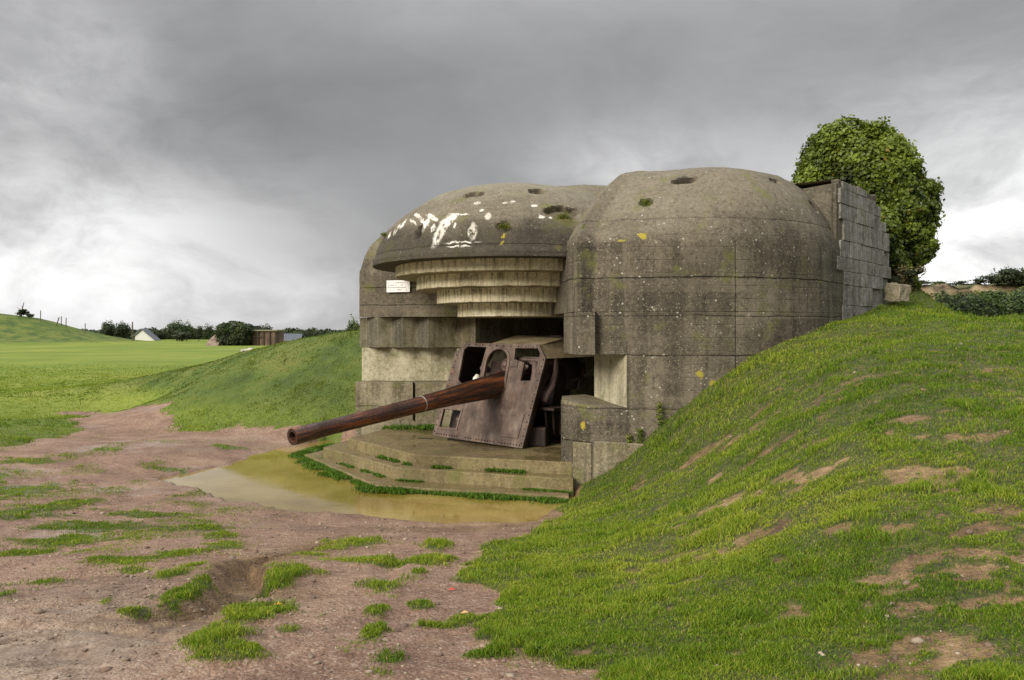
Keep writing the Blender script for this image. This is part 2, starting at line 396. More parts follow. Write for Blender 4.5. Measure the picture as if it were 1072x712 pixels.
# ------------------------------------------------------------------ concrete
VC = (0.1, 18.4)        # axis of the gun embrasure
AX = np.array([.76, .65]); RX = np.array([.65, -.76])
def concrete(name, cols, joints=(), board=0.0, vboard=0.0, streak=.4, speck=1.0, yellow=1.0, moss=.3, arc=False, paint=None, lightstain=0, wallgrey=False, wet=0, topz=None, ypaint=None, grad=None):
    t = NT(name); p = t.pos(); X, Y, Z = t.xyz(p)
    n1 = t.noise(p, .55, 8, .62); n2 = t.noise(t.comb(t.m('MULTIPLY', X, 3.2), t.m('MULTIPLY', Y, 3.2), t.m('MULTIPLY', Z, .35)), 1.0, 5)
    n3 = t.noise(p, 22, 5, .7); n4 = t.noise(p, 3.2, 6, .65)
    f = t.m('ADD', t.m('ADD', t.m('MULTIPLY', n1, .45), t.m('MULTIPLY', n2, streak * .6)), t.m('ADD', t.m('MULTIPLY', n3, .22), t.m('MULTIPLY', n4, .33 - streak * .2)))
    ctr = .5 + streak * .2; f = t.rng(f, ctr - .15, ctr + .15, 0, 1, False)
    c = t.ramp(f, [(0, cols[0]), (.45, cols[1]), (1, cols[2])])
    h = t.m('ADD', t.m('MULTIPLY', n3, .5), t.m('MULTIPLY', n4, .9))
    # dark wash running down in vertical streaks
    sx = t.noise(t.comb(t.m('MULTIPLY', X, 1.0), t.m('MULTIPLY', Y, 1.0), t.m('MULTIPLY', Z, .08)), 2.4, 6, .7)
    c = t.mix(t.rng(sx, .49, .63, 0, .6 * streak * 1.5), c, tuple(v * .45 for v in cols[0]))
    nz = t.xyz(t.nor())[2]
    upf = t.rng(nz, .25, .8)
    c = t.mix(t.m('MULTIPLY', upf, .75 if wet else .5), c, (.17, .12, .055) if wet else (.19, .165, .115))
    if board:
        zb = t.m('ADD', Z, t.m('MULTIPLY', t.noise(p, 1.7, 3), .04))
        fr = t.m('FRACT', t.m('DIVIDE', zb, board))
        line = t.m('SUBTRACT', 1, t.rng(t.m('ABSOLUTE', t.m('SUBTRACT', fr, .5)), 0, .05))
        line = t.m('MULTIPLY', line, t.rng(t.noise(p, .9, 4), .4, .6))
        c = t.mix(t.m('MULTIPLY', line, .22), c, tuple(v * .4 for v in cols[0])); h = t.m('SUBTRACT', h, t.m('MULTIPLY', line, .35))
        # each board weathered its own shade
        bid = t.m('FLOOR', t.m('DIVIDE', zb, board))
        bn = t.noise(t.comb(t.m('MULTIPLY', X, .25), t.m('MULTIPLY', Y, .25), t.m('MULTIPLY', bid, 7.3)), 1.3, 1)
        c = t.mix(t.rng(bn, .35, .7, 0, .35), c, cols[2])
    if vboard:
        ang = t.m('ARCTAN2', t.m('SUBTRACT', X, 3.2), t.m('SUBTRACT', Y, 18.0))
        fr = t.m('FRACT', t.m('MULTIPLY', ang, 3.78 / vboard))
        bid = t.m('FLOOR', t.m('MULTIPLY', ang, 3.78 / vboard))
        line = t.m('SUBTRACT', 1, t.rng(t.m('ABSOLUTE', t.m('SUBTRACT', fr, .5)), 0, .05))
        line = t.m('MULTIPLY', line, t.m('MULTIPLY', t.rng(t.noise(t.comb(bid, 0, 0), 3.1, 0), .5, .62), t.rng(Z, 1.9, 1.5)))
        c = t.mix(t.m('MULTIPLY', line, .6), c, tuple(v * .4 for v in cols[0])); h = t.m('SUBTRACT', h, line)
        bn = t.noise(t.comb(t.m('MULTIPLY', bid, 5.7), t.m('MULTIPLY', Z, .3), 0), 1.1, 1)
        c = t.mix(t.m('MULTIPLY', t.rng(bn, .45, .75, 0, .4), t.rng(Z, 1.65, 1.55)), c, tuple(v * .5 for v in cols[0]))
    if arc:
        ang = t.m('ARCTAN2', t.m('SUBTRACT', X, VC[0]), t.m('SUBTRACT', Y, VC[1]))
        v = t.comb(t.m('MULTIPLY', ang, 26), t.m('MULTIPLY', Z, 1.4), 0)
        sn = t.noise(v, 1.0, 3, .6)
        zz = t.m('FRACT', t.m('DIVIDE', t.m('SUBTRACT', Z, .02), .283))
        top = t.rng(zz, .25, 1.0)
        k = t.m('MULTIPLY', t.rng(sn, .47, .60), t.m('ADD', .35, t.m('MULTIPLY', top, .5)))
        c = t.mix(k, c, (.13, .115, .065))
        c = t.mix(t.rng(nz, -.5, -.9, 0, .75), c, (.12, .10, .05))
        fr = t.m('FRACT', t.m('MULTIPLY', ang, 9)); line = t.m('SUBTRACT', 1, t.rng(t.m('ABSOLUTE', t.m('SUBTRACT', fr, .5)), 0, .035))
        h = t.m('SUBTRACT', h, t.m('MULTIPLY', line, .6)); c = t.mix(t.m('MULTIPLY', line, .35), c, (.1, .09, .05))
    for zj, amp in joints:
        wz = t.m('ADD', Z, t.m('MULTIPLY', t.m('SUBTRACT', t.noise(p, 1.3, 5, .65), .5), .09))
        dz = t.m('ABSOLUTE', t.m('SUBTRACT', wz, zj))
        ln = t.m('MULTIPLY', t.m('SUBTRACT', 1, t.rng(dz, .004, .022)), t.rng(t.noise(p, 2.3, 3), .3, .5, .35, 1))
        c = t.mix(t.m('MULTIPLY', ln, amp), c, tuple(v * .3 for v in cols[0])); h = t.m('SUBTRACT', h, t.m('MULTIPLY', ln, 2 * amp))
    if wallgrey:
        c = t.mix(t.rng(t.noise(p, 2.4, 8, .8), .53, .60, 0, .7), c, (.36, .355, .35)); c = t.mix(t.rng(t.noise(t.vm('ADD', p, (4, 4, 4)), 3.1, 8, .8), .54, .62, 0, .7), c, (.05, .045, .035))
    # exposed aggregate and grime: fine light and dark mottling
    ag = t.noise(p, 38, 4, .75); ag2 = t.noise(p, 13, 5, .75)
    c = t.mix(t.m('MULTIPLY', t.rng(ag2, .5, .66), .5), c, tuple(v * .45 for v in cols[0])); c = t.mix(t.m('MULTIPLY', t.rng(ag, .54, .68), .55), c, tuple(v * 1.45 for v in cols[2]))
    c = t.mix(t.m('MULTIPLY', t.rng(ag2, .46, .34), .35), c, tuple(v * 1.25 for v in cols[2])); h = t.m('ADD', h, t.m('MULTIPLY', ag, .5))
    # pits
    pit = t.m('SUBTRACT', 1, t.rng(t.vor(p, 11), .04, .12)); pit = t.m('MULTIPLY', pit, t.rng(t.noise(p, 3.1, 2), .5, .6))
    h = t.m('SUBTRACT', h, t.m('MULTIPLY', pit, .8)); c = t.mix(t.m('MULTIPLY', pit, .6), c, tuple(v * .35 for v in cols[0]))
    if speck:
        s1 = t.m('SUBTRACT', 1, t.rng(t.vor(t.vm('ADD', p, (3.3, 1.1, .7)), 9), .10, .22)); s1 = t.m('MULTIPLY', s1, t.rng(t.noise(p, 2.6, 6, .75), .5, .58))
        s2 = t.m('SUBTRACT', 1, t.rng(t.vor(p, 17), .12, .26)); s2 = t.m('MULTIPLY', s2, t.rng(t.noise(p, 3.7, 5, .75), .44, .56))
        c = t.mix(t.m('MULTIPLY', s1, .55 * speck, clamp=True), c, (.52, .50, .43)); c = t.mix(t.m('MULTIPLY', s2, .45 * speck, clamp=True), c, (.40, .37, .27))
    if moss:
        mm = t.rng(t.noise(t.vm('ADD', p, (9, 2, 4)), 1.9, 6, .65), .56 - moss * .1, .70)
        c = t.mix(t.m('MULTIPLY', mm, .65), c, (.13, .135, .035))
    if yellow:
        yv = t.m('SUBTRACT', 1, t.rng(t.m('ADD', t.vor(p, 1.15), t.m('MULTIPLY', t.noise(p, 9, 4), .16)), .13, .19))
        yk = t.m('MULTIPLY', yv, t.rng(t.noise(p, .8, 1), .52, .6)); c = t.mix(t.m('MULTIPLY', yk, .8 * yellow), c, (.40, .33, .03))
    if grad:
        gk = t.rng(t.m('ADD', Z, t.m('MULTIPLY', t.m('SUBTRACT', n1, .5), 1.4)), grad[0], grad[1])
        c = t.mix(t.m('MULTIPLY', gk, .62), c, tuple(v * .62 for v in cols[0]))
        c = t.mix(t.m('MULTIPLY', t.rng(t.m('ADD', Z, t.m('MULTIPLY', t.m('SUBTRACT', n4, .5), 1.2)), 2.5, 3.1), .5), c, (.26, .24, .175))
    if ypaint:
        wq = t.vm('ADD', p, t.vm('MULTIPLY', t.vm('SUBTRACT', t.n('ShaderNodeTexNoise', None, Vector=p, Scale=11.0, Detail=5.0).outputs[1], (.5, .5, .5)), (.22, .22, .22)))
        for (cx, cy, cz, rr_, colr) in ypaint:
            k = t.rng(t.m('DIVIDE', t.vm('DISTANCE', wq, (cx, cy, cz)), rr_), 1.1, .7); c = t.mix(t.m('MULTIPLY', k, .85), c, colr)
    if paint:
        wp = t.vm('ADD', p, t.vm('MULTIPLY', t.vm('SUBTRACT', t.n('ShaderNodeTexNoise', None, Vector=p, Scale=5.0, Detail=6.0, Roughness=.7).outputs[1], (.5, .5, .5)), (.20, .20, .17)))
        acc = None
        for (cx, cy, cz, sx_, sy_, sz_, tilt) in paint:
            q = t.vm('SUBTRACT', wp, (cx, cy, cz))
            QX, QY, QZ = t.xyz(q)
            ux = t.m('ADD', t.m('MULTIPLY', QX, math.cos(tilt)), t.m('MULTIPLY', QZ, math.sin(tilt)))
            uz = t.m('SUBTRACT', t.m('MULTIPLY', QZ, math.cos(tilt)), t.m('MULTIPLY', QX, math.sin(tilt)))
            dd = t.vm('LENGTH', t.comb(t.m('DIVIDE', ux, sx_), t.m('DIVIDE', QY, sy_), t.m('DIVIDE', uz, sz_)))
            k = t.rng(dd, 1.25, .75)
            acc = k if acc is None else t.m('MAXIMUM', acc, k)
        drip = t.noise(t.comb(t.m('MULTIPLY', X, 1.0), 0, t.m('MULTIPLY', Z, .25)), 14, 3)
        acc = t.m('MULTIPLY', acc, t.rng(t.m('ADD', t.m('MULTIPLY', drip, .35), t.m('ADD', t.m('MULTIPLY', n4, .3), t.m('MULTIPLY', ag2, .35))), .43, .50))
        c = t.mix(t.m('MULTIPLY', acc, .82), c, t.ramp(n4, [(.35, (.50, .46, .38)), (.6, (.82, .79, .72))]))
    rough = .88
    if wet:
        wk = t.m('MULTIPLY', t.rng(t.noise(p, 1.1, 4), .45, .58), upf)
        rough = t.rng(wk, 0, 1, .8, .12); c = t.mix(t.m('MULTIPLY', wk, .45), c, (.10, .075, .035))
        h = t.m('MULTIPLY', h, t.rng(wk, 0, 1, 1, .1))
    return t.bsdf(c, rough, t.bump(h, .75, .022), 0, .35)

DK = [(.034, .028, .020), (.088, .073, .051), (.205, .175, .128)]
MD = [(.075, .061, .037), (.170, .142, .092), (.33, .29, .20)]
LT = [(.50, .42, .25), (.72, .65, .45), (.80, .76, .60)]
JN = [(1.6, 1), (.93, .8), (.25, .35), (-.45, .5), (-1.40, .4), (-2.02, .7)]
M_WALL = concrete('weathered_dark_concrete', DK, JN, board=.23, vboard=.42, streak=.75, speck=1.25, yellow=1, moss=.05)
M_LWALL = concrete('weathered_left_concrete', DK, [(1.05, .9), (.62, .6)], board=.23, streak=.6, speck=.7, yellow=.3, moss=.6)
YEL = (.36, .30, .03); MOS = (.07, .085, .015)
M_DOME = concrete('roof_concrete', DK, [(2.0, .3)], board=.31, streak=.25, speck=1.1, yellow=.8, moss=.15, ypaint=[(1.95, 14.42, 1.52, .11, YEL), (2.31, 14.36, 1.68, .07, YEL), (1.35, 14.7, 1.66, .06, YEL), (1.25, 14.75, 1.9, .08, MOS), (2.46, 14.92, 2.33, .13, MOS), (3.24, 15.37, 2.78, .18, (.03, .025, .018)), (4.14, 14.95, 2.33, .12, MOS)])  # the near-black spot adds the roof hole's shade to the colour
PAINT = [(-1.38, 15.72, 1.93, .09, .6, .36, -.42), (-1.22, 15.8, 2.12, .07, .6, .22, -.6), (-.75, 15.46, 1.90, .08, .4, .17, 0), (-1.58, 16.1, 2.24, .24, .6, .045, -.55), (-1.90, 16.45, 2.32, .18, .6, .035, -.7), (-1.7, 16.1, 2.10, .05, .5, .18, -.5), (-1.75, 16.3, 2.16, .18, .6, .03, -.75), (-2.0, 16.5, 2.2, .14, .6, .025, -.8), (-1.05, 15.8, 2.28, .2, .5, .022, -.1), (-1.55, 15.9, 2.0, .05, .5, .08, -.4), (-2.25, 16.8, 2.2, .03, .5, .14, -.5), (-2.38, 16.95, 2.1, .03, .5, .14, -.5), (-2.55, 17.1, 2.0, .03, .4, .10, -.4), (-.72, 16.0, 2.51, .09, .4, .03, 0), (-.46, 15.57, 2.2, .07, .4, .07, 0), (-.1, 15.83, 2.49, .10, .4, .025, 0), (.02, 15.85, 2.52, .06, .4, .02, 0), (.43, 15.79, 2.43, .06, .4, .04, 0), (.57, 15.55, 2.18, .06, .4, .04, 0), (.72, 15.55, 2.16, .04, .4, .03, 0), (-.95, 15.45, 1.68, .36, .4, .014, 0), (-1.0, 15.46, 1.60, .22, .4, .022, 0), (-.6, 15.8, 2.33, .04, .3, .02, 0), (-1.1, 15.7, 2.02, .03, .3, .05, 0)]
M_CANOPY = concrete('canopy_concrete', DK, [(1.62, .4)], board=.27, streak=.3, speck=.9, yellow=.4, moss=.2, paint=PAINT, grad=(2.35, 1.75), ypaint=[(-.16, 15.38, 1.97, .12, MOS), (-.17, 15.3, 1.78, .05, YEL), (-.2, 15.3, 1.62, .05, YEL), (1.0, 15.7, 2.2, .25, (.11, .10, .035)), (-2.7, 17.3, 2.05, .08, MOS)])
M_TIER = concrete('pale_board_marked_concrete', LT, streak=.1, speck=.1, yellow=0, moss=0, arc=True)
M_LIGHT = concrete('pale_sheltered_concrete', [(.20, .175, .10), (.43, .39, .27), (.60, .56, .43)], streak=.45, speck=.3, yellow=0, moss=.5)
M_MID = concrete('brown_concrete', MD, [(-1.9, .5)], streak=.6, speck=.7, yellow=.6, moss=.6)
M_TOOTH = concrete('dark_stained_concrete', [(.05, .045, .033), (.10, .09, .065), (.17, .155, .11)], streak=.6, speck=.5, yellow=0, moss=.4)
M_PLAT = concrete('wet_platform_concrete', [(.085, .065, .028), (.165, .13, .062), (.28, .225, .12)], streak=.3, speck=.25, yellow=0, moss=.9, wet=1)
M_INT = simple('chamber_concrete', (.16, .15, .125), .9, var=.35, scale=1.5)
M_BLOCK = concrete('grey_block_concrete', [(.085, .078, .065), (.20, .185, .158), (.42, .405, .37)], streak=.5, speck=.9, yellow=.2, moss=.05, wallgrey=True)
M_RUB = concrete('rubble_concrete', [(.15, .125, .085), (.28, .24, .17), (.42, .37, .28)], streak=.2, speck=.6, yellow=.2, moss=.3)

# ------------------------------------------------------------------ bunker
bunker = thing('gun_casemate', (0.1, 18.4, -2.9), 'domed concrete gun casemate with stepped overhang and open embrasure', 'bunker')

PROF_V = [(0, 1.42), (.0, 1.50), (.035, 1.56), (.08, 1.72), (.15, 1.92), (.26, 2.13), (.5, 2.38), (.84, 2.64), (1.37, 2.95), (1.89, 3.10), (2.5, 3.17), (3.2, 3.22)]
PROF_R = [(0, 1.58), (.04, 1.68), (.11, 1.78), (.22, 1.92), (.36, 2.09), (.55, 2.29), (.85, 2.57), (1.2, 2.83), (1.5, 3.02), (1.57, 3.06), (2.2, 3.24), (2.8, 3.33), (3.78, 3.36)]
def resample(prof, step):
    out = [prof[0]]
    for (a, b), (c, d) in zip(prof[:-1], prof[1:]):
        n = max(1, int(math.hypot(c - a, d - b) / step))
        for k in range(1, n + 1): out.append((a + (c - a) * k / n, b + (d - b) * k / n))
    return out
def dense_poly(poly, step):
    out = []
    n = len(poly)
    for i in range(n):
        a = np.array(poly[i], float); b = np.array(poly[(i + 1) % n], float)
        k = max(1, int(np.linalg.norm(b - a) / step))
        for j in range(k): out.append(a + (b - a) * j / k)
    return np.array(out)
def rough_push(V, O, amp=.012):
    """small irregularities of cast concrete, pushed along the direction from the axis O"""
    d = V - np.array(O); d /= np.maximum(np.linalg.norm(d, axis=1, keepdims=True), 1e-6)
    n = fbm(V[:, 0] * 1.3, V[:, 1] * 1.3, V[:, 2] * 1.3, seed=5, oct=3) * amp * 1.6 + fbm(V[:, 0] * 9, V[:, 1] * 9, V[:, 2] * 9, seed=6, oct=3) * amp * .8
    return V + d * n[:, None]
HOLES = [(-1.85, 16.05, 1.95, .09, .17, .16, 2.5), (-.79, 16.41, 2.74, .23, .07, .14, 2.5), (.52, 16.38, 2.81, .20, .07, .14, 2.5), (-.16, 15.40, 1.97, .12, .10, .10, 2), (1.0, 15.75, 2.30, .36, .16, .14, 2), (-2.75, 17.35, 1.95, .07, .12, .1, 2),
    (2.46, 14.95, 2.35, .12, .10, .11, 2), (3.24, 15.37, 2.79, .25, .07, .14, 3), (4.14, 14.96, 2.34, .14, .10, .11, 2), (4.92, 15.62, 2.84, .19, .06, .14, 3), (5.92, 15.95, 2.42, .13, .13, .16, 5)]
def crater(V, O, holes):
    d = V - np.array(O); d /= np.maximum(np.linalg.norm(d, axis=1, keepdims=True), 1e-6)
    for (cx, cy, cz, rx, rz, dep, sq) in holes:
        q = V - np.array([cx, cy, cz])
        nz = 1 + .35 * fbm(V[:, 0] * 7, V[:, 1] * 7, V[:, 2] * 7, seed=8, oct=3)
        e = (np.abs(np.hypot(q[:, 0], q[:, 1]) / rx) ** sq + np.abs(q[:, 2] / rz) ** sq) ** (1 / sq) * nz
        k = 1 - sstep(.75, 1.05, e)
        k = np.where(np.linalg.norm(q, axis=1) < 1.5, k, 0)
        V = V - d * (k * dep)[:, None]
    return V
def dome_solid(mb, poly, O, prof, z0, rmax, step=.05, m=0, holes=(), m_top=None, steep=None):
    P = dense_poly(poly, step); n = len(P); O = np.array(O)
    zs = list(np.arange(z0, prof[0][1] - 1e-6, .06 if step < .1 else .3)) 
    rings = [np.c_[P, np.full(n, z)] for z in zs]
    for d, z in resample(prof, step):
        rho = np.linalg.norm(P - O, axis=1); dd_ = d
        if steep is not None:      # the side that falls away more steeply
            c_ = np.clip(((P - O) / rho[:, None]) @ np.array(steep[:2]), 0, 1); dd_ = d * (1 - steep[2] * sstep(0, .8, c_) * (1 - d / rmax))
        t = np.maximum(0.002, 1 - dd_ / rmax) ** (rmax / rho)
        rings.append(np.c_[O + (P - O) * t[:, None], np.full(n, z)])
    V = np.concatenate(rings); nr = len(rings)
    bot = V[:n].copy()
    V = rough_push(V, (O[0], O[1], 1.0))
    V = crater(V, (O[0], O[1], 1.0), holes)
    i = np.arange(nr - 1)[:, None] * n; k = np.arange(n)[None]
    F = np.stack([i + k, i + (k + 1) % n, i + n + (k + 1) % n, i + n + k], -1).reshape(-1, 4)
    F = [tuple(f) for f in F.tolist()]
    mm = [m] * len(F)
    if m_top is not None:
        nb = len(zs) * n
        mm = [m] * nb + [m_top] * (len(F) - nb)
    F.append(tuple(range(n))[::-1]); mm.append(m)
    s = mb.n; mb.v.append(V); mb.f += [tuple(a + s for a in f) for f in F]; mb.m += mm; mb.n += len(V)

# right-hand wing: outline of its round front
W = (3.2, 18.0); RW = 3.78
ARC = [(W[0] + RW * math.cos(math.radians(a)), W[1] + RW * math.sin(math.radians(a))) for a in np.arange(-117, -44, 3)]
J0, J1, JC = (.88, 17.2), (1.06, 14.95), (1.17, 14.60)
RW_UP = [J0, J1, JC] + ARC + [(6.38, 15.99), (7.55, 17.40), (7.3, 19.6), (5.2, 21.8), (2.6, 21.6), (1.0, 19.5)]
mb = Mb()
dome_solid(mb, RW_UP, (3.75, 18.1), PROF_R, .335, RW, .045, 0, m_top=1, holes=HOLES, steep=(.9, -.43, .64))
def wall_band(mb, poly, z0, z1, O, m=0, step=.06):
    P = dense_poly(poly, step); n = len(P)
    zs = np.linspace(z0, z1, max(2, int((z1 - z0) / .07)))
    V = np.concatenate([np.c_[P, np.full(n, z)] for z in zs])
    V = rough_push(V, (O[0], O[1], 1.0)) if False else V + np.c_[(lambda d: d / np.linalg.norm(d, axis=1, keepdims=True))(V[:, :2] - np.array(O)) * (fbm(V[:, 0] * 1.3, V[:, 1] * 1.3, V[:, 2] * 1.3, seed=5, oct=3) * .019 + fbm(V[:, 0] * 9, V[:, 1] * 9, V[:, 2] * 9, seed=6, oct=3) * .01)[:, None], np.zeros(len(V))]
    nr = len(zs); F = []
    for i in range(nr - 1):
        for k in range(n): F.append((i * n + k, i * n + (k + 1) % n, (i + 1) * n + (k + 1) % n, (i + 1) * n + k))
    F.append(tuple(range(n))[::-1]); F.append(tuple((nr - 1) * n + k for k in range(n)))
    mb.add(V, F, m)
TAIL = [(6.38, 15.99), (7.55, 17.40), (7.0, 19.4), (5.3, 20.2), (1.75, 16.9)]
wall_band(mb, [(1.02, 16.0), (1.0, 15.7), (1.065, 14.98), (1.12, 14.86), (1.155, 14.52), (1.47, 14.40), (1.52, 14.62)] + ARC[2:] + TAIL, -.43, .33, W)
wall_band(mb, [(1.66, 16.3), (2.04, 14.40)] + ARC[5:] + TAIL[:-1] + [(1.95, 17.0)], -1.36, -.435, W)
LOWP = [(.97, 16.0), (.92, 15.15), (1.12, 14.74), (1.5, 14.50), (2.04, 14.36)] + ARC[5:] + TAIL[:-1] + [(1.9, 17.0)]
wall_band(mb, LOWP, -3.3, -1.365, W, m=0)
rw = mb.build('wing_wall', M_WALL, bunker, mats=[M_WALL, M_DOME], smooth=True, fixn=False)
# parapet top, sheltered niche face, cracked foot block
mb = Mb(); mb.prism([(.985, 16.0), (.93, 15.15), (1.125, 14.76), (1.5, 14.52), (2.0, 14.40), (1.68, 16.25), (1.5, 16.6)], -2.9, -1.30, zt=[-1.29, -1.285, -1.315, -1.36, -1.405, -1.33, -1.3])
# lower part steps out, split by a crack
mb.prism([(1.10, 14.72), (1.42, 14.52), (1.60, 14.9), (1.2, 15.0)], -3.2, -2.02)
mb.prism([(1.45, 14.50), (1.98, 14.28), (2.3, 14.15), (2.3, 14.7), (1.6, 14.85)], -3.2, -1.98)
mb.build('parapet', M_MID, bunker, bevel=.02)
mb = Mb(); mb.add([(2.035, 14.385, -1.40), (1.652, 16.3, -1.33), (1.652, 16.3, -.435), (2.035, 14.385, -.435)], [(0, 1, 2, 3)])
mb.add([(2.05, 14.385, -1.40), (1.67, 16.3, -1.33), (1.67, 16.3, -.435), (2.05, 14.385, -.435)], [(0, 1, 2, 3)])
mb.build('niche_face', M_LIGHT, bunker, fixn=False)

# left-hand wing
LW_UP = [(-3.83, 20.4), (-.95, 19.44), (1.5, 21.0), (3.2, 24), (1.2, 26.2), (-.35, 23.6)]
mb = Mb()
dome_solid(mb, LW_UP, (-.2, 22.3), [(d, z - .02) for d, z in PROF_V], .335, 3.2, .07)
lw = mb.build('wing_wall', M_LWALL, bunker, smooth=True, fixn=False)
LTAIL = [(-.9, 19.92), (3.4, 23.6), (3.0, 25.5), (1.2, 26.2)]
teeth = [(-3.84, 20.45), (-3.69, 20.58), (-3.36, 20.20), (-3.04, 20.47), (-2.72, 20.09), (-2.40, 20.36), (-2.07, 19.98), (-1.43, 20.53)]
mb = Mb(); mb.prism(teeth + LTAIL, -.43, .33)
n = len(teeth) + len(LTAIL)
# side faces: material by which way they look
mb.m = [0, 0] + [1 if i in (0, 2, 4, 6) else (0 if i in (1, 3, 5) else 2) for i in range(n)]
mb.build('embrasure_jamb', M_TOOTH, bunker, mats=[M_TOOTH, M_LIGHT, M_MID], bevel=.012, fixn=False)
mb = Mb(); mb.prism([(-3.80, 20.52), (-2.6, 20.50), (-1.42, 20.62), (-.9, 20.02), (3.3, 23.6), (1.2, 26.1)], -1.28, -.434)
mb.build('recess_face', M_LIGHT, bunker, bevel=.015)
mb = Mb(); mb.prism([(-3.93, 20.38), (-3.55, 20.30), (-2.42, 20.16), (-2.36, 19.98), (-1.7, 19.92), (-.98, 19.66), (-.85, 19.95), (3.3, 23.65), (1.15, 26.2)], -3.2, -1.284)
mb.box((-2.45, 20.1, -1.75), (.012, .2, .95)); 
mb.build('parapet', M_MID, bunker, bevel=.025)

# overhanging roof above the embrasure and its stepped soffit
def ring_poly(R, n=200): return [(VC[0] + R * math.cos(2 * math.pi * k / n), VC[1] + R * math.sin(2 * math.pi * k / n)) for k in range(n)]
mb = Mb(); dome_solid(mb, ring_poly(3.2), VC, PROF_V, 1.40, 3.2, .04, holes=HOLES)
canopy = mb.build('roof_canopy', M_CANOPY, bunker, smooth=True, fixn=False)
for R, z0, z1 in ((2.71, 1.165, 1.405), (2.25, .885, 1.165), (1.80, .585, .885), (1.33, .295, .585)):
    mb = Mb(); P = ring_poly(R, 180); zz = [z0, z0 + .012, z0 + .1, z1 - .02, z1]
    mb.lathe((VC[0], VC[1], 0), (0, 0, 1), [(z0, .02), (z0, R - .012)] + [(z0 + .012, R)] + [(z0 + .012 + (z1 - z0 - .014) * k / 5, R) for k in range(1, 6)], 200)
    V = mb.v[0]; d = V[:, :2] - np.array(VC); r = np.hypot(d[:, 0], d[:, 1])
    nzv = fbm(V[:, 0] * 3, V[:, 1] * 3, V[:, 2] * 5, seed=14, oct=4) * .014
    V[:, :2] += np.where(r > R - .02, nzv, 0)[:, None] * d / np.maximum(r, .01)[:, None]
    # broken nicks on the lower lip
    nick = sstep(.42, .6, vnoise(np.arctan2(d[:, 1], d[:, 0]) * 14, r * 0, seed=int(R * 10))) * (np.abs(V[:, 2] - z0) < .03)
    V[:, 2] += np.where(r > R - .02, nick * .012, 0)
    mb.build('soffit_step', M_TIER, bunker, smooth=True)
# roof mass behind, linking canopy and wings
mb = Mb(); dome_solid(mb, [(-1.9, 20.2), (-.5, 18.6), (1.6, 17.9), (5.0, 18.6), (6.0, 20.6), (4, 25.4), (1, 25.6), (-1.4, 22.4)], (1.9, 21.3), [(0, 2.3), (.12, 2.7), (.4, 3.05), (.8, 3.3), (1.2, 3.44), (2.5, 3.5), (3.2, 3.52)], 1.43, 3.2, .09)
mb.build('roof', M_DOME, bunker, smooth=True, fixn=False)
mb = Mb(); mb.prism([(-1.0, 19.5), (.87, 17.25), (5.5, 19.8), (4.6, 25), (1, 25.6)], .325, 1.395)
mb.build('ceiling', M_INT, bunker)
# back and far side of the gun chamber
mb = Mb(); mb.prism([(2.9, 24.3), (6.7, 19.9), (7.3, 20.4), (3.5, 24.9)], -3.0, .32); mb.prism([(2.2, 17.1), (2.6, 17.0), (6.6, 20.3), (6.3, 20.6)], -3.0, -.44)
mb.build('chamber_wall', M_INT, bunker)
# small slab on the roof edge
mb = Mb(); mb.prism([(5.35, 17.5), (6.05, 17.75), (6.0, 18.4), (5.3, 18.3)], 3.0, 3.3, zt=[3.30, 3.17, 3.2, 3.32]); mb.build('roof_slab', M_DOME, bunker, bevel=.04)

# block facing that runs back from the right-hand wing, broken off at its far end
B0 = np.array([6.42, 15.98]); B1 = np.array([8.95, 18.95]); BD = (B1 - B0); BL_ = np.linalg.norm(BD); BD = BD / BL_; BN = np.array([BD[1], -BD[0]])
def blk_top(s): return float(np.interp(s, [0, 1.6, 2.45, 2.9, 3.3, 3.6, 3.9], [3.02, 2.97, 2.86, 2.68, 2.3, 1.85, 1.3]))
def blk_end(z): return float(np.interp(z, [0, .7, 1.3, 1.9, 2.4, 2.8, 3.1], [3.45, 3.5, 3.75, 3.68, 3.4, 2.9, 2.6]))
mb = Mb()
rr = random.Random(3)
course = .36
z = -.9; row = 0
while z < 3.05:
    rag = rr.uniform(0.02, .5); hgt = course * rr.uniform(.75, 1.2); s = -rr.uniform(.1, .7)
    while s < 3.9:
        w = rr.uniform(.42, .75); s0, s1 = s, s + w; s = s1
        a, b = max(s0, rag), min(s1, blk_end(z + hgt / 2) + rr.uniform(-.12, .1)); zt = min(z + hgt, blk_top((a + b) / 2) + rr.uniform(-.02, .02))
        if b - a < .12 or zt - z < .08 : continue
        dpt = rr.uniform(-.014, .010) + (rr.uniform(-.10, 0) if b > blk_end(z) - .7 else 0)
        c = B0 + BD * (a + b) / 2 + BN * (dpt - .165)
        mb.box((c[0], c[1], (z + zt) / 2), (b - a - .006, .30, zt - z - .005), [(BD[0], BD[1], rr.uniform(-.006, .006)), (BN[0], BN[1], 0), (0, 0, 1)])
    z += hgt
bf = mb.build('block_facing', M_BLOCK, bunker, bevel=.012)
mb = Mb(); soft = [(6.50, 16.17), (8.1, 18.05), (7.4, 19.6), (5.2, 18.9), (5.9, 17.5)]; P = dense_poly(soft, .1)
mb.prism([tuple(q) for q in P], 1.2, 3.0, zt=[3.0 + .05 * math.sin(7 * q[0]) + .06 * (q[1] - 17) / 2 for q in P])
mb.prism([(6.43, 16.10), (6.62, 16.32), (6.9, 17.4), (5.9, 17.6), (5.7, 16.6)], .5, 2.9, zt=[2.93, 3.0, 3.02, 3.0, 2.85])
mb.build('roof_slab', concrete('slab_concrete', [(.05, .041, .03), (.11, .094, .068), (.22, .195, .145)], streak=.3, speck=1.2, yellow=.3, moss=.2), bunker, bevel=.03)
mb = Mb(); q = lambda s, n_: tuple(B0 + BD * s + BN * n_)
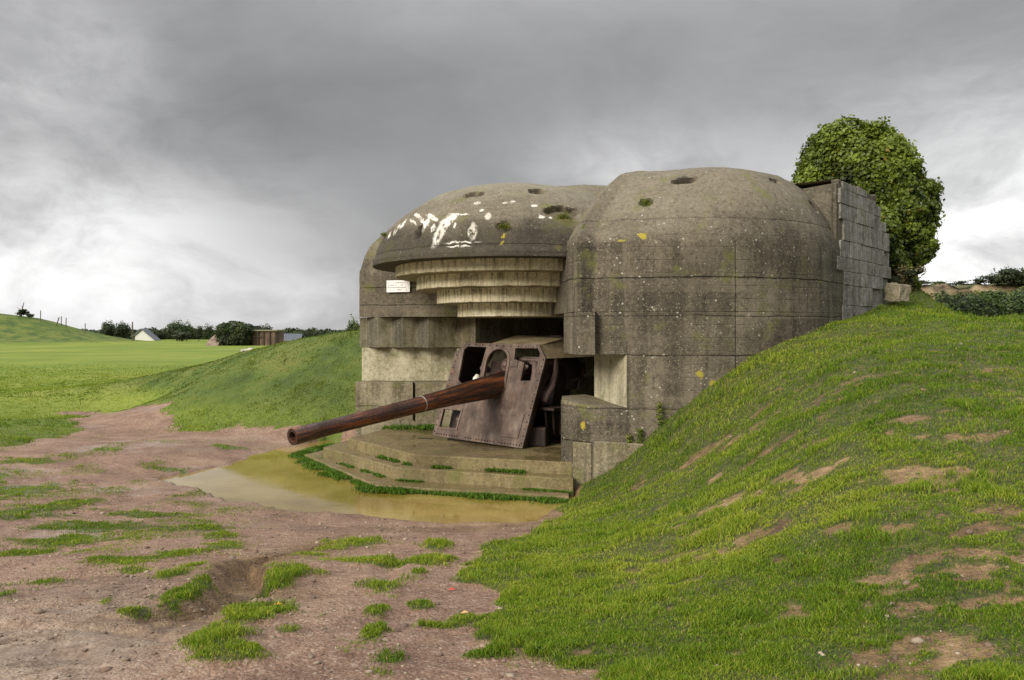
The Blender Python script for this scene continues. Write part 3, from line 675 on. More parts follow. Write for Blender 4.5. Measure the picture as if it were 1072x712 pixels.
# rough core behind the blocks
S = np.linspace(0, 3.62, 40); pts = []
core_top = [min(blk_top(s) - .03, 3.0) for s in S]
V = []; F = []
for i, s in enumerate(S):
    for dpth in (-.14, -.9, -2.0):
        pt = B0 + BD * s + BN * dpth
        for zz in np.linspace(-1, core_top[i], 14): V.append((pt[0], pt[1], zz))
V = np.array(V).reshape(40, 3, 14, 3)
V += (fbm(V[..., 0] * 3, V[..., 1] * 3, V[..., 2] * 3, seed=33, oct=4) * .09)[..., None] * np.array([BN[0], BN[1], .4])
def gi(i, j, k): return (i * 3 + j) * 14 + k
for i in range(39):
    for k in range(13): F.append((gi(i, 0, k), gi(i + 1, 0, k), gi(i + 1, 0, k + 1), gi(i, 0, k + 1)))
    for j in range(2): F.append((gi(i, j, 13), gi(i + 1, j, 13), gi(i + 1, j + 1, 13), gi(i, j + 1, 13)))
for j in range(2):
    for k in range(13): F.append((gi(39, j, k), gi(39, j + 1, k), gi(39, j + 1, k + 1), gi(39, j, k + 1)))
mb.add(V.reshape(-1, 3), F); mb.build('wall_core', M_RUB, bunker, smooth=True)


# ------------------------------------------------------------------ stepped platform
plat = thing('gun_platform', (-.5, 17, -2.9), 'wet stepped concrete platform under the gun shield', 'platform')
def soft_prism(mb, poly, z0, z1, step=.12, amp=.016):
    P = dense_poly(poly, step); n = len(P)
    P = P + np.stack([fbm(P[:, 0] * 2, P[:, 1] * 2, seed=70, oct=4), fbm(P[:, 0] * 2, P[:, 1] * 2, seed=71, oct=4)], 1) * amp * 1.3
    mb.prism([tuple(p) for p in P], z0, z1)
mb = Mb(); soft_prism(mb, [(1.1, 14.80), (-1.85, 15.69), (-3.66, 18.1), (-2.99, 20.1), (0, 24), (5.2, 24), (6.5, 20.5), (2.4, 16.9), (.98, 16.2), (.93, 15.2)], -3.2, -2.4)
mb.build('platform_slab', M_PLAT, plat, bevel=.02)
mb = Mb(); soft_prism(mb, [(1.085, 14.38), (-2.23, 15.62), (-4.26, 18.3), (-3.7, 20.3), (1, 20), (.9, 15.2), (1.085, 14.75)], -3.2, -2.63)
mb.build('step', M_PLAT, plat, bevel=.02)
mb = Mb(); soft_prism(mb, [(1.0, 14.0), (-2.52, 15.06), (-4.80, 18.75), (-4.1, 20.6), (1, 20.2), (1.0, 14.4)], -3.2, -2.865)
mb.build('step', M_PLAT, plat, bevel=.02)
mb = Mb(); mb.box((-1.93, 18.0, -2.397), (.34, .10, .012), [(.95, -.3, 0), (.3, .95, 0), (0, 0, 1)])
mb.build('drain_slot', simple('dark_slot', (.02, .018, .015)), plat)

# ------------------------------------------------------------------ gun
def steel(name, c0, c1, c2, streakdir='z', rough=.5, orange=.0, met=.35):
    t = NT(name); p = t.pos(); X, Y, Z = t.xyz(p)
    n1 = t.noise(p, 2.2, 7, .65); n2 = t.noise(t.comb(t.m('MULTIPLY', X, 9), t.m('MULTIPLY', Y, 9), t.m('MULTIPLY', Z, 1.1)), 1.0, 5, .6); n3 = t.noise(p, 40, 4, .7)
    f = t.m('ADD', t.m('MULTIPLY', n1, .5), t.m('ADD', t.m('MULTIPLY', n2, .35), t.m('MULTIPLY', n3, .15)))
    c = t.ramp(f, [(.36, c0), (.5, c1), (.66, c2)])
    if orange:
        c = t.mix(t.rng(t.noise(p, 5, 8, .75), .54, .64, 0, orange), c, (.20, .062, .018))
    rf = t.rng(n1, .4, .6, rough - .12, rough + .18)
    return t.bsdf(c, rf, t.bump(t.m('ADD', n3, n1), .25, .008), met, .5)
M_SHIELD = steel('rusted_shield_steel', (.038, .024, .017), (.100, .068, .053), (.23, .175, .14), rough=.5, orange=.35, met=.15)
M_DARK = steel('dark_rust_steel', (.012, .009, .008), (.035, .022, .018), (.08, .045, .032), rough=.6, met=.3)
M_MECH = steel('mechanism_rust_steel', (.05, .035, .03), (.12, .08, .07), (.2, .14, .12), rough=.55, met=.3)
M_ROOFP = steel('pale_dusty_plate', (.16, .12, .07), (.30, .235, .14), (.42, .35, .22), rough=.6, met=.05)
M_WHITE = simple('flaking_white_paint', (.62, .60, .54), .5, var=.15)
def barrel_mat():
    t = NT('rusted_barrel_steel'); p = t.pos(); X, Y, Z = t.xyz(p)
    ax = t.m('ADD', t.m('MULTIPLY', X, .62), t.m('MULTIPLY', Y, .78))
    nz = t.xyz(t.nor())
    side = t.noise(t.comb(t.m('MULTIPLY', ax, .9), t.m('MULTIPLY', nz[2], 2.6), t.m('MULTIPLY', nz[0], 2.6)), 1.0, 6, .65)
    n3 = t.noise(p, 30, 5, .7); n1 = t.noise(p, 3, 6)
    f = t.m('ADD', t.m('MULTIPLY', side, .7), t.m('MULTIPLY', n3, .3))
    c = t.ramp(f, [(.38, (.022, .014, .012)), (.49, (.06, .030, .022)), (.56, (.20, .060, .020)), (.64, (.30, .11, .04))])
    c = t.mix(t.rng(t.noise(p, 6, 6, .7), .56, .66, 0, .5), c, (.035, .022, .02))
    return t.bsdf(c, t.rng(n1, .4, .6, .30, .58), t.bump(t.m('ADD', n3, n1), .45, .010), .25, .5)
M_BARREL = barrel_mat()

gun = thing('coastal_gun', (-.1, 17.9, -2.4), 'rusty long barrelled coastal gun with sloping armoured shield', 'gun')
BLc = np.array([-1.76, 18.0, -2.33]); SU = np.array([.77913, -.62644, -.0231]); SV = np.array([.18694, .19702, .96241]); SN = np.array([-.59834, -.75416, .27062])
DB = np.array([.63, .78, 0.])
def S3(u, v, w=0.0): return BLc + SU * u + SV * v + SN * w
def plate(name, outer, holes, th, mat, parent, w0=0.0, bevel=0):
    cu = bpy.data.curves.new('outline', 'CURVE'); cu.dimensions = '2D'; cu.fill_mode = 'BOTH'; cu.extrude = th / 2
    for lp in [outer] + holes:
        sp = cu.splines.new('POLY'); sp.points.add(len(lp) - 1)
        for i, (a, b) in enumerate(lp): sp.points[i].co = (a, b, 0, 1)
        sp.use_cyclic_u = True
    ob = bpy.data.objects.new('outline', cu); COL.objects.link(ob)
    dg = bpy.context.evaluated_depsgraph_get(); dg.update()
    me = bpy.data.meshes.new_from_object(ob.evaluated_get(dg))
    bpy.data.objects.remove(ob); bpy.data.curves.remove(cu)
    V = [S3(v.co.x, v.co.y, w0 + v.co.z) for v in me.vertices]; F = [tuple(p.vertices) for p in me.polygons]
    bpy.data.meshes.remove(me)
    m = Mb(); m.add(V, F); o = m.build(name, mat, parent, fixn=False)
    bm = bmesh.new(); bm.from_mesh(o.data); bmesh.ops.remove_doubles(bm, verts=bm.verts[:], dist=1e-4); bmesh.ops.recalc_face_normals(bm, faces=bm.faces[:]); bm.to_mesh(o.data); bm.free()
    return o
def arc_pts(cx, cy, r, a0, a1, n): return [(cx + r * math.cos(math.radians(a0 + (a1 - a0) * k / n)), cy + r * math.sin(math.radians(a0 + (a1 - a0) * k / n))) for k in range(n + 1)]
arch = [(1.17, 1.05)] + arc_pts(1.455, 1.74, .29, 178, 0, 12) + [(1.74, 1.3), (1.70, 1.05), (1.45, 1.0)]
front = plate('front_plate', [(0, 0), (2.54, 0), (2.71, 1.89), (2.48, 2.17), (.46, 2.14), (.19, 1.9)],
    [[(.43, 1.98), (.52, 2.06), (1.07, 2.06), (1.03, 1.72), (1.05, 1.30), (.55, 1.22), (.44, 1.30)], arch,
     [(1.87, 2.07), (2.46, 2.09), (2.55, 1.98), (2.49, 1.40), (2.17, 1.38), (2.18, 1.77), (1.90, 1.83)],
     [(.2, .61), (.71, .62), (.67, .23), (.18, .21)]], .05, M_SHIELD, gun)
front['label'] = 'leaning front plate with cut out windows'
# welded details of the front plate
plate('hatch_cover', [(2.06, .67), (2.45, .69), (2.39, .19), (1.90, .18)], [], .018, M_SHIELD, front, .034)
plate('sight_cover', [(1.82, 1.66), (2.03, 1.67), (2.02, 1.80), (1.82, 1.80)], [], .022, M_SHIELD, front, .036)
plate('hatch_frame', [(.16, .66), (.76, .67), (.71, .18), (.13, .16)], [[(.2, .61), (.71, .62), (.67, .23), (.18, .21)]], .014, M_SHIELD, front, .032)
plate('window_rim', [(1.10, 1.0), (1.11, 1.76)] + arc_pts(1.455, 1.74, .35, 178, 0, 12) + [(1.81, 1.3), (1.78, 1.0), (1.74, 1.0), (1.745, 1.3)] + arc_pts(1.455, 1.74, .29, 0, 178, 12) + [(1.165, 1.0)], [], .02, M_SHIELD, front, .035)
mb = Mb()
riv = [(.12 + .078 * k, .055) for k in range(31) if k not in (9, 10, 14, 22)] + [(.06 + .19 * k / 12, .1 + 1.75 * k / 12) for k in range(13)] + [(2.50 + .16 * k / 12, .1 + 1.75 * k / 12) for k in range(13)] + [(.55 + .2 * k, 2.105) for k in range(10)]
riv += [(1.14 + .31 - .32 * math.cos(a), 1.74 + .32 * math.sin(a)) for a in np.linspace(.1, 3.0, 7)]
for a, b in riv:
    c = S3(a, b, .027); mb.lathe(c, SN, [(0, .016), (.010, .014), (.016, .006)], 8)
mb.build('rivets', M_DARK, front)
# roof and side plates, bent back from the front plate
mb = Mb()
F1, F2, F3, F4 = S3(1.15, 2.16, -.02), S3(2.48, 2.17, -.02), S3(2.71, 1.89, -.02), S3(.46, 2.14, -.02)
up = np.array([0, 0, 1.])
R1 = F1 + DB * .85 + up * .17; R2 = F2 + DB * .8 + up * .13; R3 = F2 + DB * 2.1 + up * .14; R4 = F1 + DB * 2.2 + up * .18
def slab(mb, pts, nrm, th):
    pts = [np.array(p) for p in pts]; n = len(pts); nrm = np.array(nrm, float); nrm /= np.linalg.norm(nrm)
    mb.add([p for p in pts] + [p - nrm * th for p in pts], [tuple(range(n)), tuple(range(n, 2 * n))[::-1]] + [(i, (i + 1) % n, n + (i + 1) % n, n + i) for i in range(n)])
slab(mb, [F1, F2, R2, R1], up, .03); slab(mb, [R1, R2, R3, R4], up, .03)
roofp = mb.build('roof_plate', M_ROOFP, gun)
for (s, t0) in ((.25, 1.0), (.62, 1.25), (.8, .95)):
    mb = Mb(); c = F1 * (1 - s) + F2 * s + DB * t0 + up * .175; mb.box(c, (.30, .09, .02), [SU, DB, up]); mb.build('vent_slot', M_DARK, roofp)
mb = Mb(); slab(mb, [F2, F3, F3 + DB * 2.1, F2 + DB * 2.1 + up * .14], SU, .03); slab(mb, [R2, F2, F2 + DB * 2.1, R3], SU, .02)
mb.build('side_plate', M_ROOFP, gun)
mb = Mb(); E1 = S3(.19, 1.9, -.02); E2 = S3(0, .05, -.02)
slab(mb, [F4, E1, E1 + DB * 1.3, F4 + DB * 1.3], -SU, .03); slab(mb, [E1, S3(.1, 1.0, -.02), S3(.1, 1.0, -.02) + DB * .9, E1 + DB * 1.3], -SU, .03)
mb.build('side_plate', M_DARK, gun)
# right edge angle iron
mb = Mb(); slab(mb, [S3(2.70, 1.88, .0), S3(2.53, .0, .0), S3(2.53, .0, -.14), S3(2.70, 1.88, -.14)], SU, .02); mb.build('edge_iron', M_DARK, gun)

# barrel
EX = S3(1.54, 1.25); MZ = np.array([(306 - 536) / 850 * 13.2, 13.2, -(457.5 - 346) / 850 * 13.2])
BDir = MZ - EX; BLen = np.linalg.norm(BDir); BDir /= BLen
prof = [(-1.6, .26), (-.25, .27), (-.12, .265), (-.05, .25), (.4, .245), (.9, .218), (1.4, .185), (1.9, .165), (2.24, .160), (2.26, .152), (3.2, .143), (4.2, .133), (BLen - .52, .129), (BLen - .50, .136), (BLen - .45, .139), (BLen - .02, .143), (BLen, .138), (BLen, .088), (BLen - .02, .080), (BLen - .9, .078)]
mb = Mb(); mb.lathe(EX, BDir, prof, 48); barrel = mb.build('barrel', M_BARREL, gun, smooth=True)
mb = Mb(); mb.lathe(EX, BDir, [(2.255, .155), (2.257, .162), (2.275, .162), (2.28, .153)], 48); mb.build('barrel_band', steel('bright_worn_band', (.12, .10, .09), (.22, .19, .17), (.34, .3, .27), rough=.5), barrel, smooth=True)
mb = Mb(); mb.lathe(EX + BDir * (BLen - .85), BDir, [(0, .077), (.01, .077)], 32); mb.build('bore', simple('bore_black', (.01, .009, .008)), barrel)
# recoil cylinder, breech and mounting seen through the windows
mb = Mb(); c = S3(1.50, 1.76, -.25); mb.lathe(c, SN, [(-.8, .17), (-.05, .17), (0, .15), (.02, .10), (.03, .10), (.06, .06), (.08, .05)], 28); mb.lathe(c - up * .0 + SU * .42 + SN * -.1, SN, [(-.5, .09), (0, .09), (.02, .05)], 20)
mb.build('recoil_cylinder', M_MECH, gun, smooth=True)
mb = Mb(); c = S3(.98, 1.34, .03)
mb.lathe(c, SV, [(-.22, .05), (-.2, .085), (.02, .085), (.08, .05), (.10, .045)], 20); mb.build('buffer', M_WHITE, gun, smooth=True)
mb = Mb(); c = S3(.97, 1.62, -.1); mb.lathe(c, SN, [(-.2, .07), (0, .075), (.01, .04)], 16); mb.box(c - SV * .12 - SN * .05, (.06, .1, .3), [SU, SN, SV]); mb.lathe(S3(.80, 1.42, -.15), SN, [(-.1, .04), (0, .045)], 12)
mb.build('gun_sight', M_MECH, gun)
mb = Mb()
mb.tube([S3(2.33, 1.30, -.2), S3(2.36, 1.6, -.2), S3(2.30, 1.80, -.2), S3(2.15, 1.84, -.22)], [.07, .085, .07, .05], 14); mb.lathe(S3(2.0, 1.88, -.2), SU, [(-.2, .05), (.5, .05)], 14); mb.box(S3(2.1, 1.92, -.35), (.6, .2, .08), [SU, SN, SV])
mb.build('sight_bracket', M_MECH, gun, smooth=True)
mb = Mb(); c = S3(.55, .42, -.15); mb.lathe(c, SN, [(-.3, .08), (0, .08)], 14); mb.lathe(c + SU * .05 + SV * .02, SU, [(-.1, .05), (.12, .08)], 12); mb.build('training_gear', M_MECH, gun)
# cradle and trunnion cheeks behind the shield
mb = Mb(); c0 = EX - BDir * .3
mb.box(EX - BDir * 1.0 - up * .25, (.75, 1.5, .55), [SU, BDir, up])
for s in (-.42, .42): mb.prism([tuple((EX - BDir * t + SU * s)[:2]) for t in (.4, 1.6)] + [tuple((EX - BDir * t + SU * (s + .08))[:2]) for t in (1.6, .4)], -2.2, -1.0)
mb.build('cradle', M_DARK, gun)
mb = Mb(); pv = (EX - BDir * .9); mb.lathe((pv[0] + .05, pv[1], -2.4), (0, 0, 1), [(0, .95), (.06, .95), (.07, .8), (.25, .75), (.3, .55), (.9, .45)], 40); mb.build('pedestal', M_DARK, gun, smooth=True)
mb = Mb(); c = EX - BDir * 2.2; mb.lathe(c, BDir, [(-.6, .2), (-.55, .33), (.4, .33), (.6, .27)], 28); mb.build('breech', M_DARK, gun, smooth=True)
# plates, arms and seat on the right flank
def P3(px, py, Y): return np.array([(px - 536) / 850 * Y, Y, -(py - 346) / 850 * Y])
def flank(L): return [P3(*q) for q in L]
mb = Mb(); pts = flank([(567, 378, 17.4), (588, 376, 17.6), (603, 378, 17.9), (612, 381, 18.1), (613, 390, 18.1), (606, 397, 18.0), (602, 407, 17.9), (585, 411, 17.7), (566, 409, 17.4)]); slab(mb, pts, (-.3, -.9, .1), .05)
mb.build('flank_guard', M_DARK, gun)
mb = Mb(); mb.tube(flank([(583, 372, 17.2), (582, 390, 17.1), (578, 405, 17.0), (572, 414, 16.9), (570, 420, 16.9)]), [.05, .06, .07, .08, .07], 12); mb.build('loading_arm', M_MECH, gun, smooth=True)
mb = Mb(); a = P3(590, 402, 17.8); mb.tube(flank([(598, 400, 17.9), (606, 396, 18), (606, 408, 18)]), [.05, .06, .05], 10)
mb.build('lever', M_DARK, gun)
mb = Mb(); mb.box(P3(576, 427, 17.0), (.55, .5, .05), [SU, DB, up]); gp = mb.build('gunner_platform', M_DARK, gun)
for k in range(3):
    mb = Mb(); mb.tube(flank([(571 + k * 8, 428, 16.9 + .15 * k), (573 + k * 7, 455, 17.0 + .15 * k)]), .028, 8); mb.build('leg', M_DARK, gp)
# dark boxes added behind the shield openings so they read as shade
mb = Mb(); mb.box(S3(.5, .45, -.42), (.8, .12, .8), [SU, SN, SV]); mb.box(S3(1.45, 1.2, -1.2), (1.9, .6, 1.5), [SU, SN, SV]); mb.build('shade_screen', M_DARK, gun)
mb = Mb(); c = P3(557, 446, 17.3)
for ang in np.linspace(0, 2 * math.pi, 25)[:-1]:
    a = c + (SU * math.cos(ang) + up * math.sin(ang)) * .42; b = c + (SU * math.cos(ang + .27) + up * math.sin(ang + .27)) * .42; mb.tube([a, b], .02, 6)
for ang in (0, 1.05, 2.1): d = (SU * math.cos(ang) + up * math.sin(ang)) * .42; mb.tube([c - d, c + d], .018, 6)
mb.build('handwheel', M_DARK, gun)
mb = Mb(); mb.prism([(.25, 16.75), (.7, 16.7), (.85, 17.4), (.3, 17.5)], -2.4, -2.0)
mb.build('mounting_foot', M_DARK, gun, bevel=.03)

# ------------------------------------------------------------------ sign
sign = thing('information_plaque', (-2.78, 20.03, 1.1), 'small white information plaque fixed to the dark left wall under the overhang', 'sign')
A_ = np.array([-3.09, 20.125]); B_ = np.array([-2.49, 19.925]); nn = np.array([-.316, -.949])
def plaque(mb, a, b, z0, z1, off, th):
    p = [a + nn * off, b + nn * off, b + nn * (off + th), a + nn * (off + th)]; mb.prism([tuple(x) for x in p], z0, z1)
mb = Mb(); plaque(mb, A_, B_, .945, 1.235, .02, .02); mb.build('plate', simple('white_enamel', (.78, .76, .74), .4, var=.05, bump=.05), sign)
mb = Mb(); r5 = random.Random(5)
for ln, wds in enumerate(((.02, .55, 7), (.03, .50, 5), (.02, .56, 9), (.03, .56, 6))):
    z = 1.175 - ln * .058; s = wds[0]
    while s < wds[1]:
        w = r5.uniform(.02, .06)
        if r5.random() < .78: plaque(mb, A_ + (B_ - A_) * s / .632 * 1.0, A_ + (B_ - A_) * min(s + w, .6) / .632, z - .011, z + .011, .0405, .002)
        s += w + .012
mb.build('lettering', simple('grey_letters', (.33, .31, .33), .6), sign)

# ------------------------------------------------------------------ ground
def axis_pts(lo, hi, fine, outer, grow=1.07):
    c = list(np.arange(lo, hi, fine)); s = fine; x = c[-1]
    while x < outer[1]:
        s = min(s * grow, 140); x += s; c.append(x)
    s = fine; x = c[0]; pre = []
    while x > outer[0]:
        s = min(s * grow, 140); x -= s; pre.append(x)
    return np.array(pre[::-1] + c)
gx = axis_pts(-7.5, 8.0, .042, (-1500, 1500), 1.035); gy = axis_pts(3.2, 15.5, .042, (-600, 2200), 1.03)
GX, GY = np.meshgrid(gx, gy); 
msk = ground_masks(GX.ravel(), GY.ravel())
GZ = ground_z(GX.ravel(), GY.ravel(), msk)
ny, nx = GX.shape
iy, ix = np.meshgrid(np.arange(ny - 1), np.arange(nx - 1), indexing='ij'); a = (iy * nx + ix).ravel()
GF = np.stack([a, a + 1, a + nx + 1, a + nx], 1)
def ground_mat():
    t = NT('ground_earth_and_turf'); p = t.pos(); A = t.attr('mask'); R, G, B = t.n('ShaderNodeSeparateColor', None, i0=A).outputs[:3]
    X, Y, Z = t.xyz(p)
    P2 = t.comb(X, Y, t.m('MULTIPLY', Z, .6))
    n1 = t.noise(P2, 1.1, 8, .65); n2 = t.noise(P2, 9, 6, .7); n3 = t.noise(P2, 55, 4, .7)
    grav = t.vor(P2, 48, 'F1', 1); gd = t.vor(P2, 48)
    pink = t.ramp(t.m('ADD', t.m('MULTIPLY', n1, .4), t.m('ADD', t.m('MULTIPLY', n2, .3), t.m('MULTIPLY', n3, .3))), [(.40, (.12, .060, .037)), (.5, (.275, .162, .105)), (.61, (.45, .31, .215))])
    g1 = t.xyz(grav)[0]
    pink = t.mix(t.rng(n2, .35, .65, .12, .42), pink, t.ramp(g1, [(0, (.08, .045, .035)), (.5, (.25, .16, .125)), (.85, (.42, .32, .26)), (1, (.58, .50, .43))]))
    # paler silt in the near left corner
    silt = t.m('MULTIPLY', t.rng(t.m('ADD', Y, t.m('MULTIPLY', n1, 3)), 8.6, 6.0), t.rng(X, -1.2, -2.6))
    pink = t.mix(t.m('MULTIPLY', silt, .6), pink, t.ramp(n2, [(.38, (.16, .12, .085)), (.62, (.46, .38, .30))]))
    ochre = t.ramp(t.m('ADD', t.m('MULTIPLY', n1, .4), t.m('ADD', t.m('MULTIPLY', n2, .35), t.m('MULTIPLY', n3, .25))), [(.40, (.06, .036, .018)), (.5, (.19, .118, .055)), (.61, (.38, .255, .135))])
    earth = t.mix(G, pink, ochre)
    wetk = t.m('MULTIPLY', B, t.rng(n2, .3, .6, .5, 1)); 
    earth = t.mix(t.m('MULTIPLY', wetk, .5), earth, t.mix(1, earth, (.5, .45, .40), 'MULTIPLY'))
    turf = t.ramp(t.m('ADD', t.m('MULTIPLY', n2, .5), t.m('MULTIPLY', n1, .5)), [(.38, (.028, .050, .006)), (.5, (.072, .112, .013)), (.62, (.14, .150, .032))])
    thatch = t.ramp(t.m('ADD', t.m('MULTIPLY', n2, .45), t.m('MULTIPLY', n3, .55)), [(.40, (.018, .024, .005)), (.5, (.062, .070, .014)), (.60, (.17, .135, .048))])
    turf = t.mix(t.rng(Y, 10, 22, .85, .3), turf, thatch)
    # distant mown field: broad patches of yellow green
    fn = t.noise(t.comb(t.m('MULTIPLY', X, .07), t.m('MULTIPLY', Y, .08), 0), 1.0, 9, .68)
    field = t.ramp(t.m('ADD', t.m('MULTIPLY', fn, .6), t.m('MULTIPLY', n2, .4)), [(.38, (.09, .145, .010)), (.5, (.165, .225, .018)), (.62, (.27, .28, .045))])
    dist = t.rng(Y, 15, 30)
    hillg = t.ramp(t.noise(P2, .5, 7, .7), [(.38, (.040, .075, .008)), (.5, (.085, .130, .013)), (.62, (.15, .165, .03))])
    field = t.mix(t.rng(Z, -2.5, -1.9), field, hillg)
    turf = t.mix(dist, turf, field)
    gk = t.rng(t.m('ADD', R, t.m('MULTIPLY', t.m('SUBTRACT', n2, .5), .9)), t.rng(X, -1.5, 1.0, .66, .42), t.rng(X, -1.5, 1.0, .95, .66))
    c = t.mix(gk, earth, turf)
    h = t.m('ADD', t.m('MULTIPLY', n2, 1.0), t.m('ADD', t.m('MULTIPLY', n3, .35), t.m('MULTIPLY', t.m('SUBTRACT', 1, gd), .35)))
    h = t.m('MULTIPLY', h, t.rng(B, .3, 1, 1, .25))
    rough = t.m('SUBTRACT', t.rng(n2, .3, .7, .72, .95), t.m('MULTIPLY', t.m('MULTIPLY', t.rng(B, .25, .8), t.rng(n1, .42, .58, .15, 1)), .62), clamp=True)
    return t.bsdf(c, t.m('MAXIMUM', rough, .16), t.bump(h, 1.0, .04), 0, .4)
ground = quads_obj('ground', np.c_[GX.ravel(), GY.ravel(), GZ], GF, ground_mat(), colors={'mask': np.stack(msk[:3], 1)}, smooth=True)
tag(ground, kind='structure')

# ------------------------------------------------------------------ puddle
def water_mat():
    t = NT('muddy_water'); p = t.pos(); n1 = t.noise(p, .8, 4); rip = t.noise(t.vm('MULTIPLY', p, (1, 2.2, 1)), 7, 3, .5)
    c = t.ramp(n1, [(.38, (.20, .135, .025)), (.62, (.30, .215, .06))])
    k = t.rng(t.noise(t.vm('MULTIPLY', p, (.4, .4, 1)), 1.2, 3), .45, .62, .01, .10)
    return t.bsdf(c, .045, t.bump(rip, k, .012), 0, .5, IOR=2.2)
mb = Mb(); mb.add([(-9, 11.6, WATER_Z), (1.6, 11.6, WATER_Z), (1.6, 23.2, WATER_Z), (-9, 23.2, WATER_Z)], [(0, 1, 2, 3)])
tag(mb.build('puddle_water', water_mat(), fixn=False), kind='structure')

# ------------------------------------------------------------------ grass
def leaf_mat(name, trans=.35, rough=.55, spec=.3):
    t = NT(name); c = t.attr('col')
    b = t.n('ShaderNodeBsdfPrincipled', None, Base_Color=c, Roughness=rough); t.set(b.inputs['Specular IOR Level'], spec)
    tr = t.n('ShaderNodeBsdfTranslucent', None, Color=t.mix(1, c, (1.25, 1.3, .5), 'MULTIPLY'))
    mx = t.n('ShaderNodeMixShader', None, i0=trans, i1=b.outputs[0], i2=tr.outputs[0])
    t.t.links.new(mx.outputs[0], t.out.inputs[0]); return t.mat
M_GRASS = leaf_mat('grass_blade')
def blades(x, y, z, length, width, lean, seed, colf, flat=.75):
    r = np.random.default_rng(seed); n = len(x)
    th = r.uniform(0, 2 * np.pi, n); ln = length * r.uniform(.55, 1.25, n)
    tilt = np.abs(r.normal(0, lean, n)) + .15; ph = r.uniform(0, 2 * np.pi, n)
    dx, dy = np.cos(ph) * np.sin(tilt), np.sin(ph) * np.sin(tilt); dz = np.cos(tilt)
    base = np.stack([x, y, z], 1); up1 = np.stack([dx * .35, dy * .35, np.sqrt(1 - .1225 * np.sin(tilt) ** 2)], 1)
    mid = base + up1 * (ln * .5)[:, None]; tip = mid + np.stack([dx * 1.2, dy * 1.2, dz * .8], 1) * (ln * .5)[:, None]
    sd = np.stack([np.cos(th), np.sin(th), 0 * th], 1) * (width * r.uniform(.7, 1.3, n))[:, None] * .5
    V = np.stack([base - sd * .3, mid - sd, tip, mid + sd], 1).reshape(-1, 3)
    F = np.arange(n * 4).reshape(n, 4)
    c = colf(r, n); c = np.repeat(c, 4, 0); sh = np.tile(np.array([.65, .98, 1.15, .98]), n)[:, None]
    return V, F, c * sh
def grass_cols(x, y):
    def f(r, n):
        bank = (sstep(19, 23, y) * sstep(-2.6, -2.0, base_z(x, y)) * (x < 0))[:, None]
        m = fbm(x * .45, y * .45, seed=91, oct=4)[:, None] * .7 + .35 * fbm(x * 3, y * 3, seed=92, oct=2)[:, None] + r.normal(0, .36, n)[:, None]
        lo = np.array([.042, .095, .006]); mi = np.array([.148, .232, .013]); hi = np.array([.37, .39, .05])
        k = np.clip(m * .5 + .5, 0, 1)
        c = np.where(k < .5, lo + (mi - lo) * k * 2, mi + (hi - mi) * (k * 2 - 1))
        c = c * (1 - .38 * bank)
        dry = (r.random(n) < .035 + .07 * sstep(3, 7, x) * sstep(.0, .3, fbm(x * .5, y * .5, seed=95)))[:, None]
        c = np.where(dry, np.array([.34, .27, .10]) * r.uniform(.6, 1.1, (n, 1)), c)
        return c
    return f
# sample positions, density falling with distance
N0 = 2300000
yy = np.exp(RNG.uniform(np.log(2.6), np.log(62), N0)); th = RNG.uniform(-.78, .78, N0)
xx = yy * np.tan(th)
xx = np.where(np.abs(xx) > 45, 99, xx); keep = xx < 90
xx, yy = xx[keep], yy[keep]
mk = ground_masks(xx, yy)
gden = mk[0] * (.42 + .58 * sstep(-.22, .18, fbm(xx * 3.4, yy * 4.2, seed=97, oct=4)))
far_k = np.clip((yy - 36) / 26, 0, 1)
keep = (RNG.random(len(xx)) < gden ** 1.4) & (RNG.random(len(xx)) > far_k * .95)
# nothing grows inside the walls or on the platform
BUN = [(-4.0, 20.3), (-4.9, 18.8), (-2.6, 15.0), (1.0, 13.95), (1.15, 14.6)] + ARC[2:] + [tuple(B0), tuple(B1), (8, 21), (6, 23), (1, 26.5), (-.5, 24)]
keep &= poly_sdf(xx, yy, BUN) > .03
keep &= ~((mk[3] < .05) & (xx < .7) )
xx, yy = xx[keep], yy[keep]; mg = mk[0][keep]
zz = ground_z(xx, yy)
k2 = (zz > WATER_Z + .004) | (xx < -9); xx, yy, zz, mg = xx[k2], yy[k2], zz[k2], mg[k2]
intuft = blobs(xx, yy, TUFTS, 31) > -.05
ll = (.034 + .0022 * yy) * (.55 + .6 * mg) * (1 + .6 * sstep(0, .5, fbm(xx * 1.1, yy * 1.1, seed=98, oct=4)))
tus = sstep(.05, .45, fbm(xx * 3.2, yy * 3.2, seed=99, oct=3)); ll = ll * (.62 + .62 * tus) * np.where((xx < -2.8) & (yy > 7.5), .62, 1)
ll = np.where(intuft, ll * 1.08, ll)
ll = np.where(yy > 24, ll * .7, ll)
V, F, C = blades(xx, yy, zz - .006, ll, .0022 + .00075 * yy, .55, 5, grass_cols(xx, yy))
gr = quads_obj('grass', V, F, M_GRASS, colors={'col': C}); tag(gr, 'short green grass covering the slopes and patches of the path', 'grass', kind='stuff')
print('blades', len(xx))

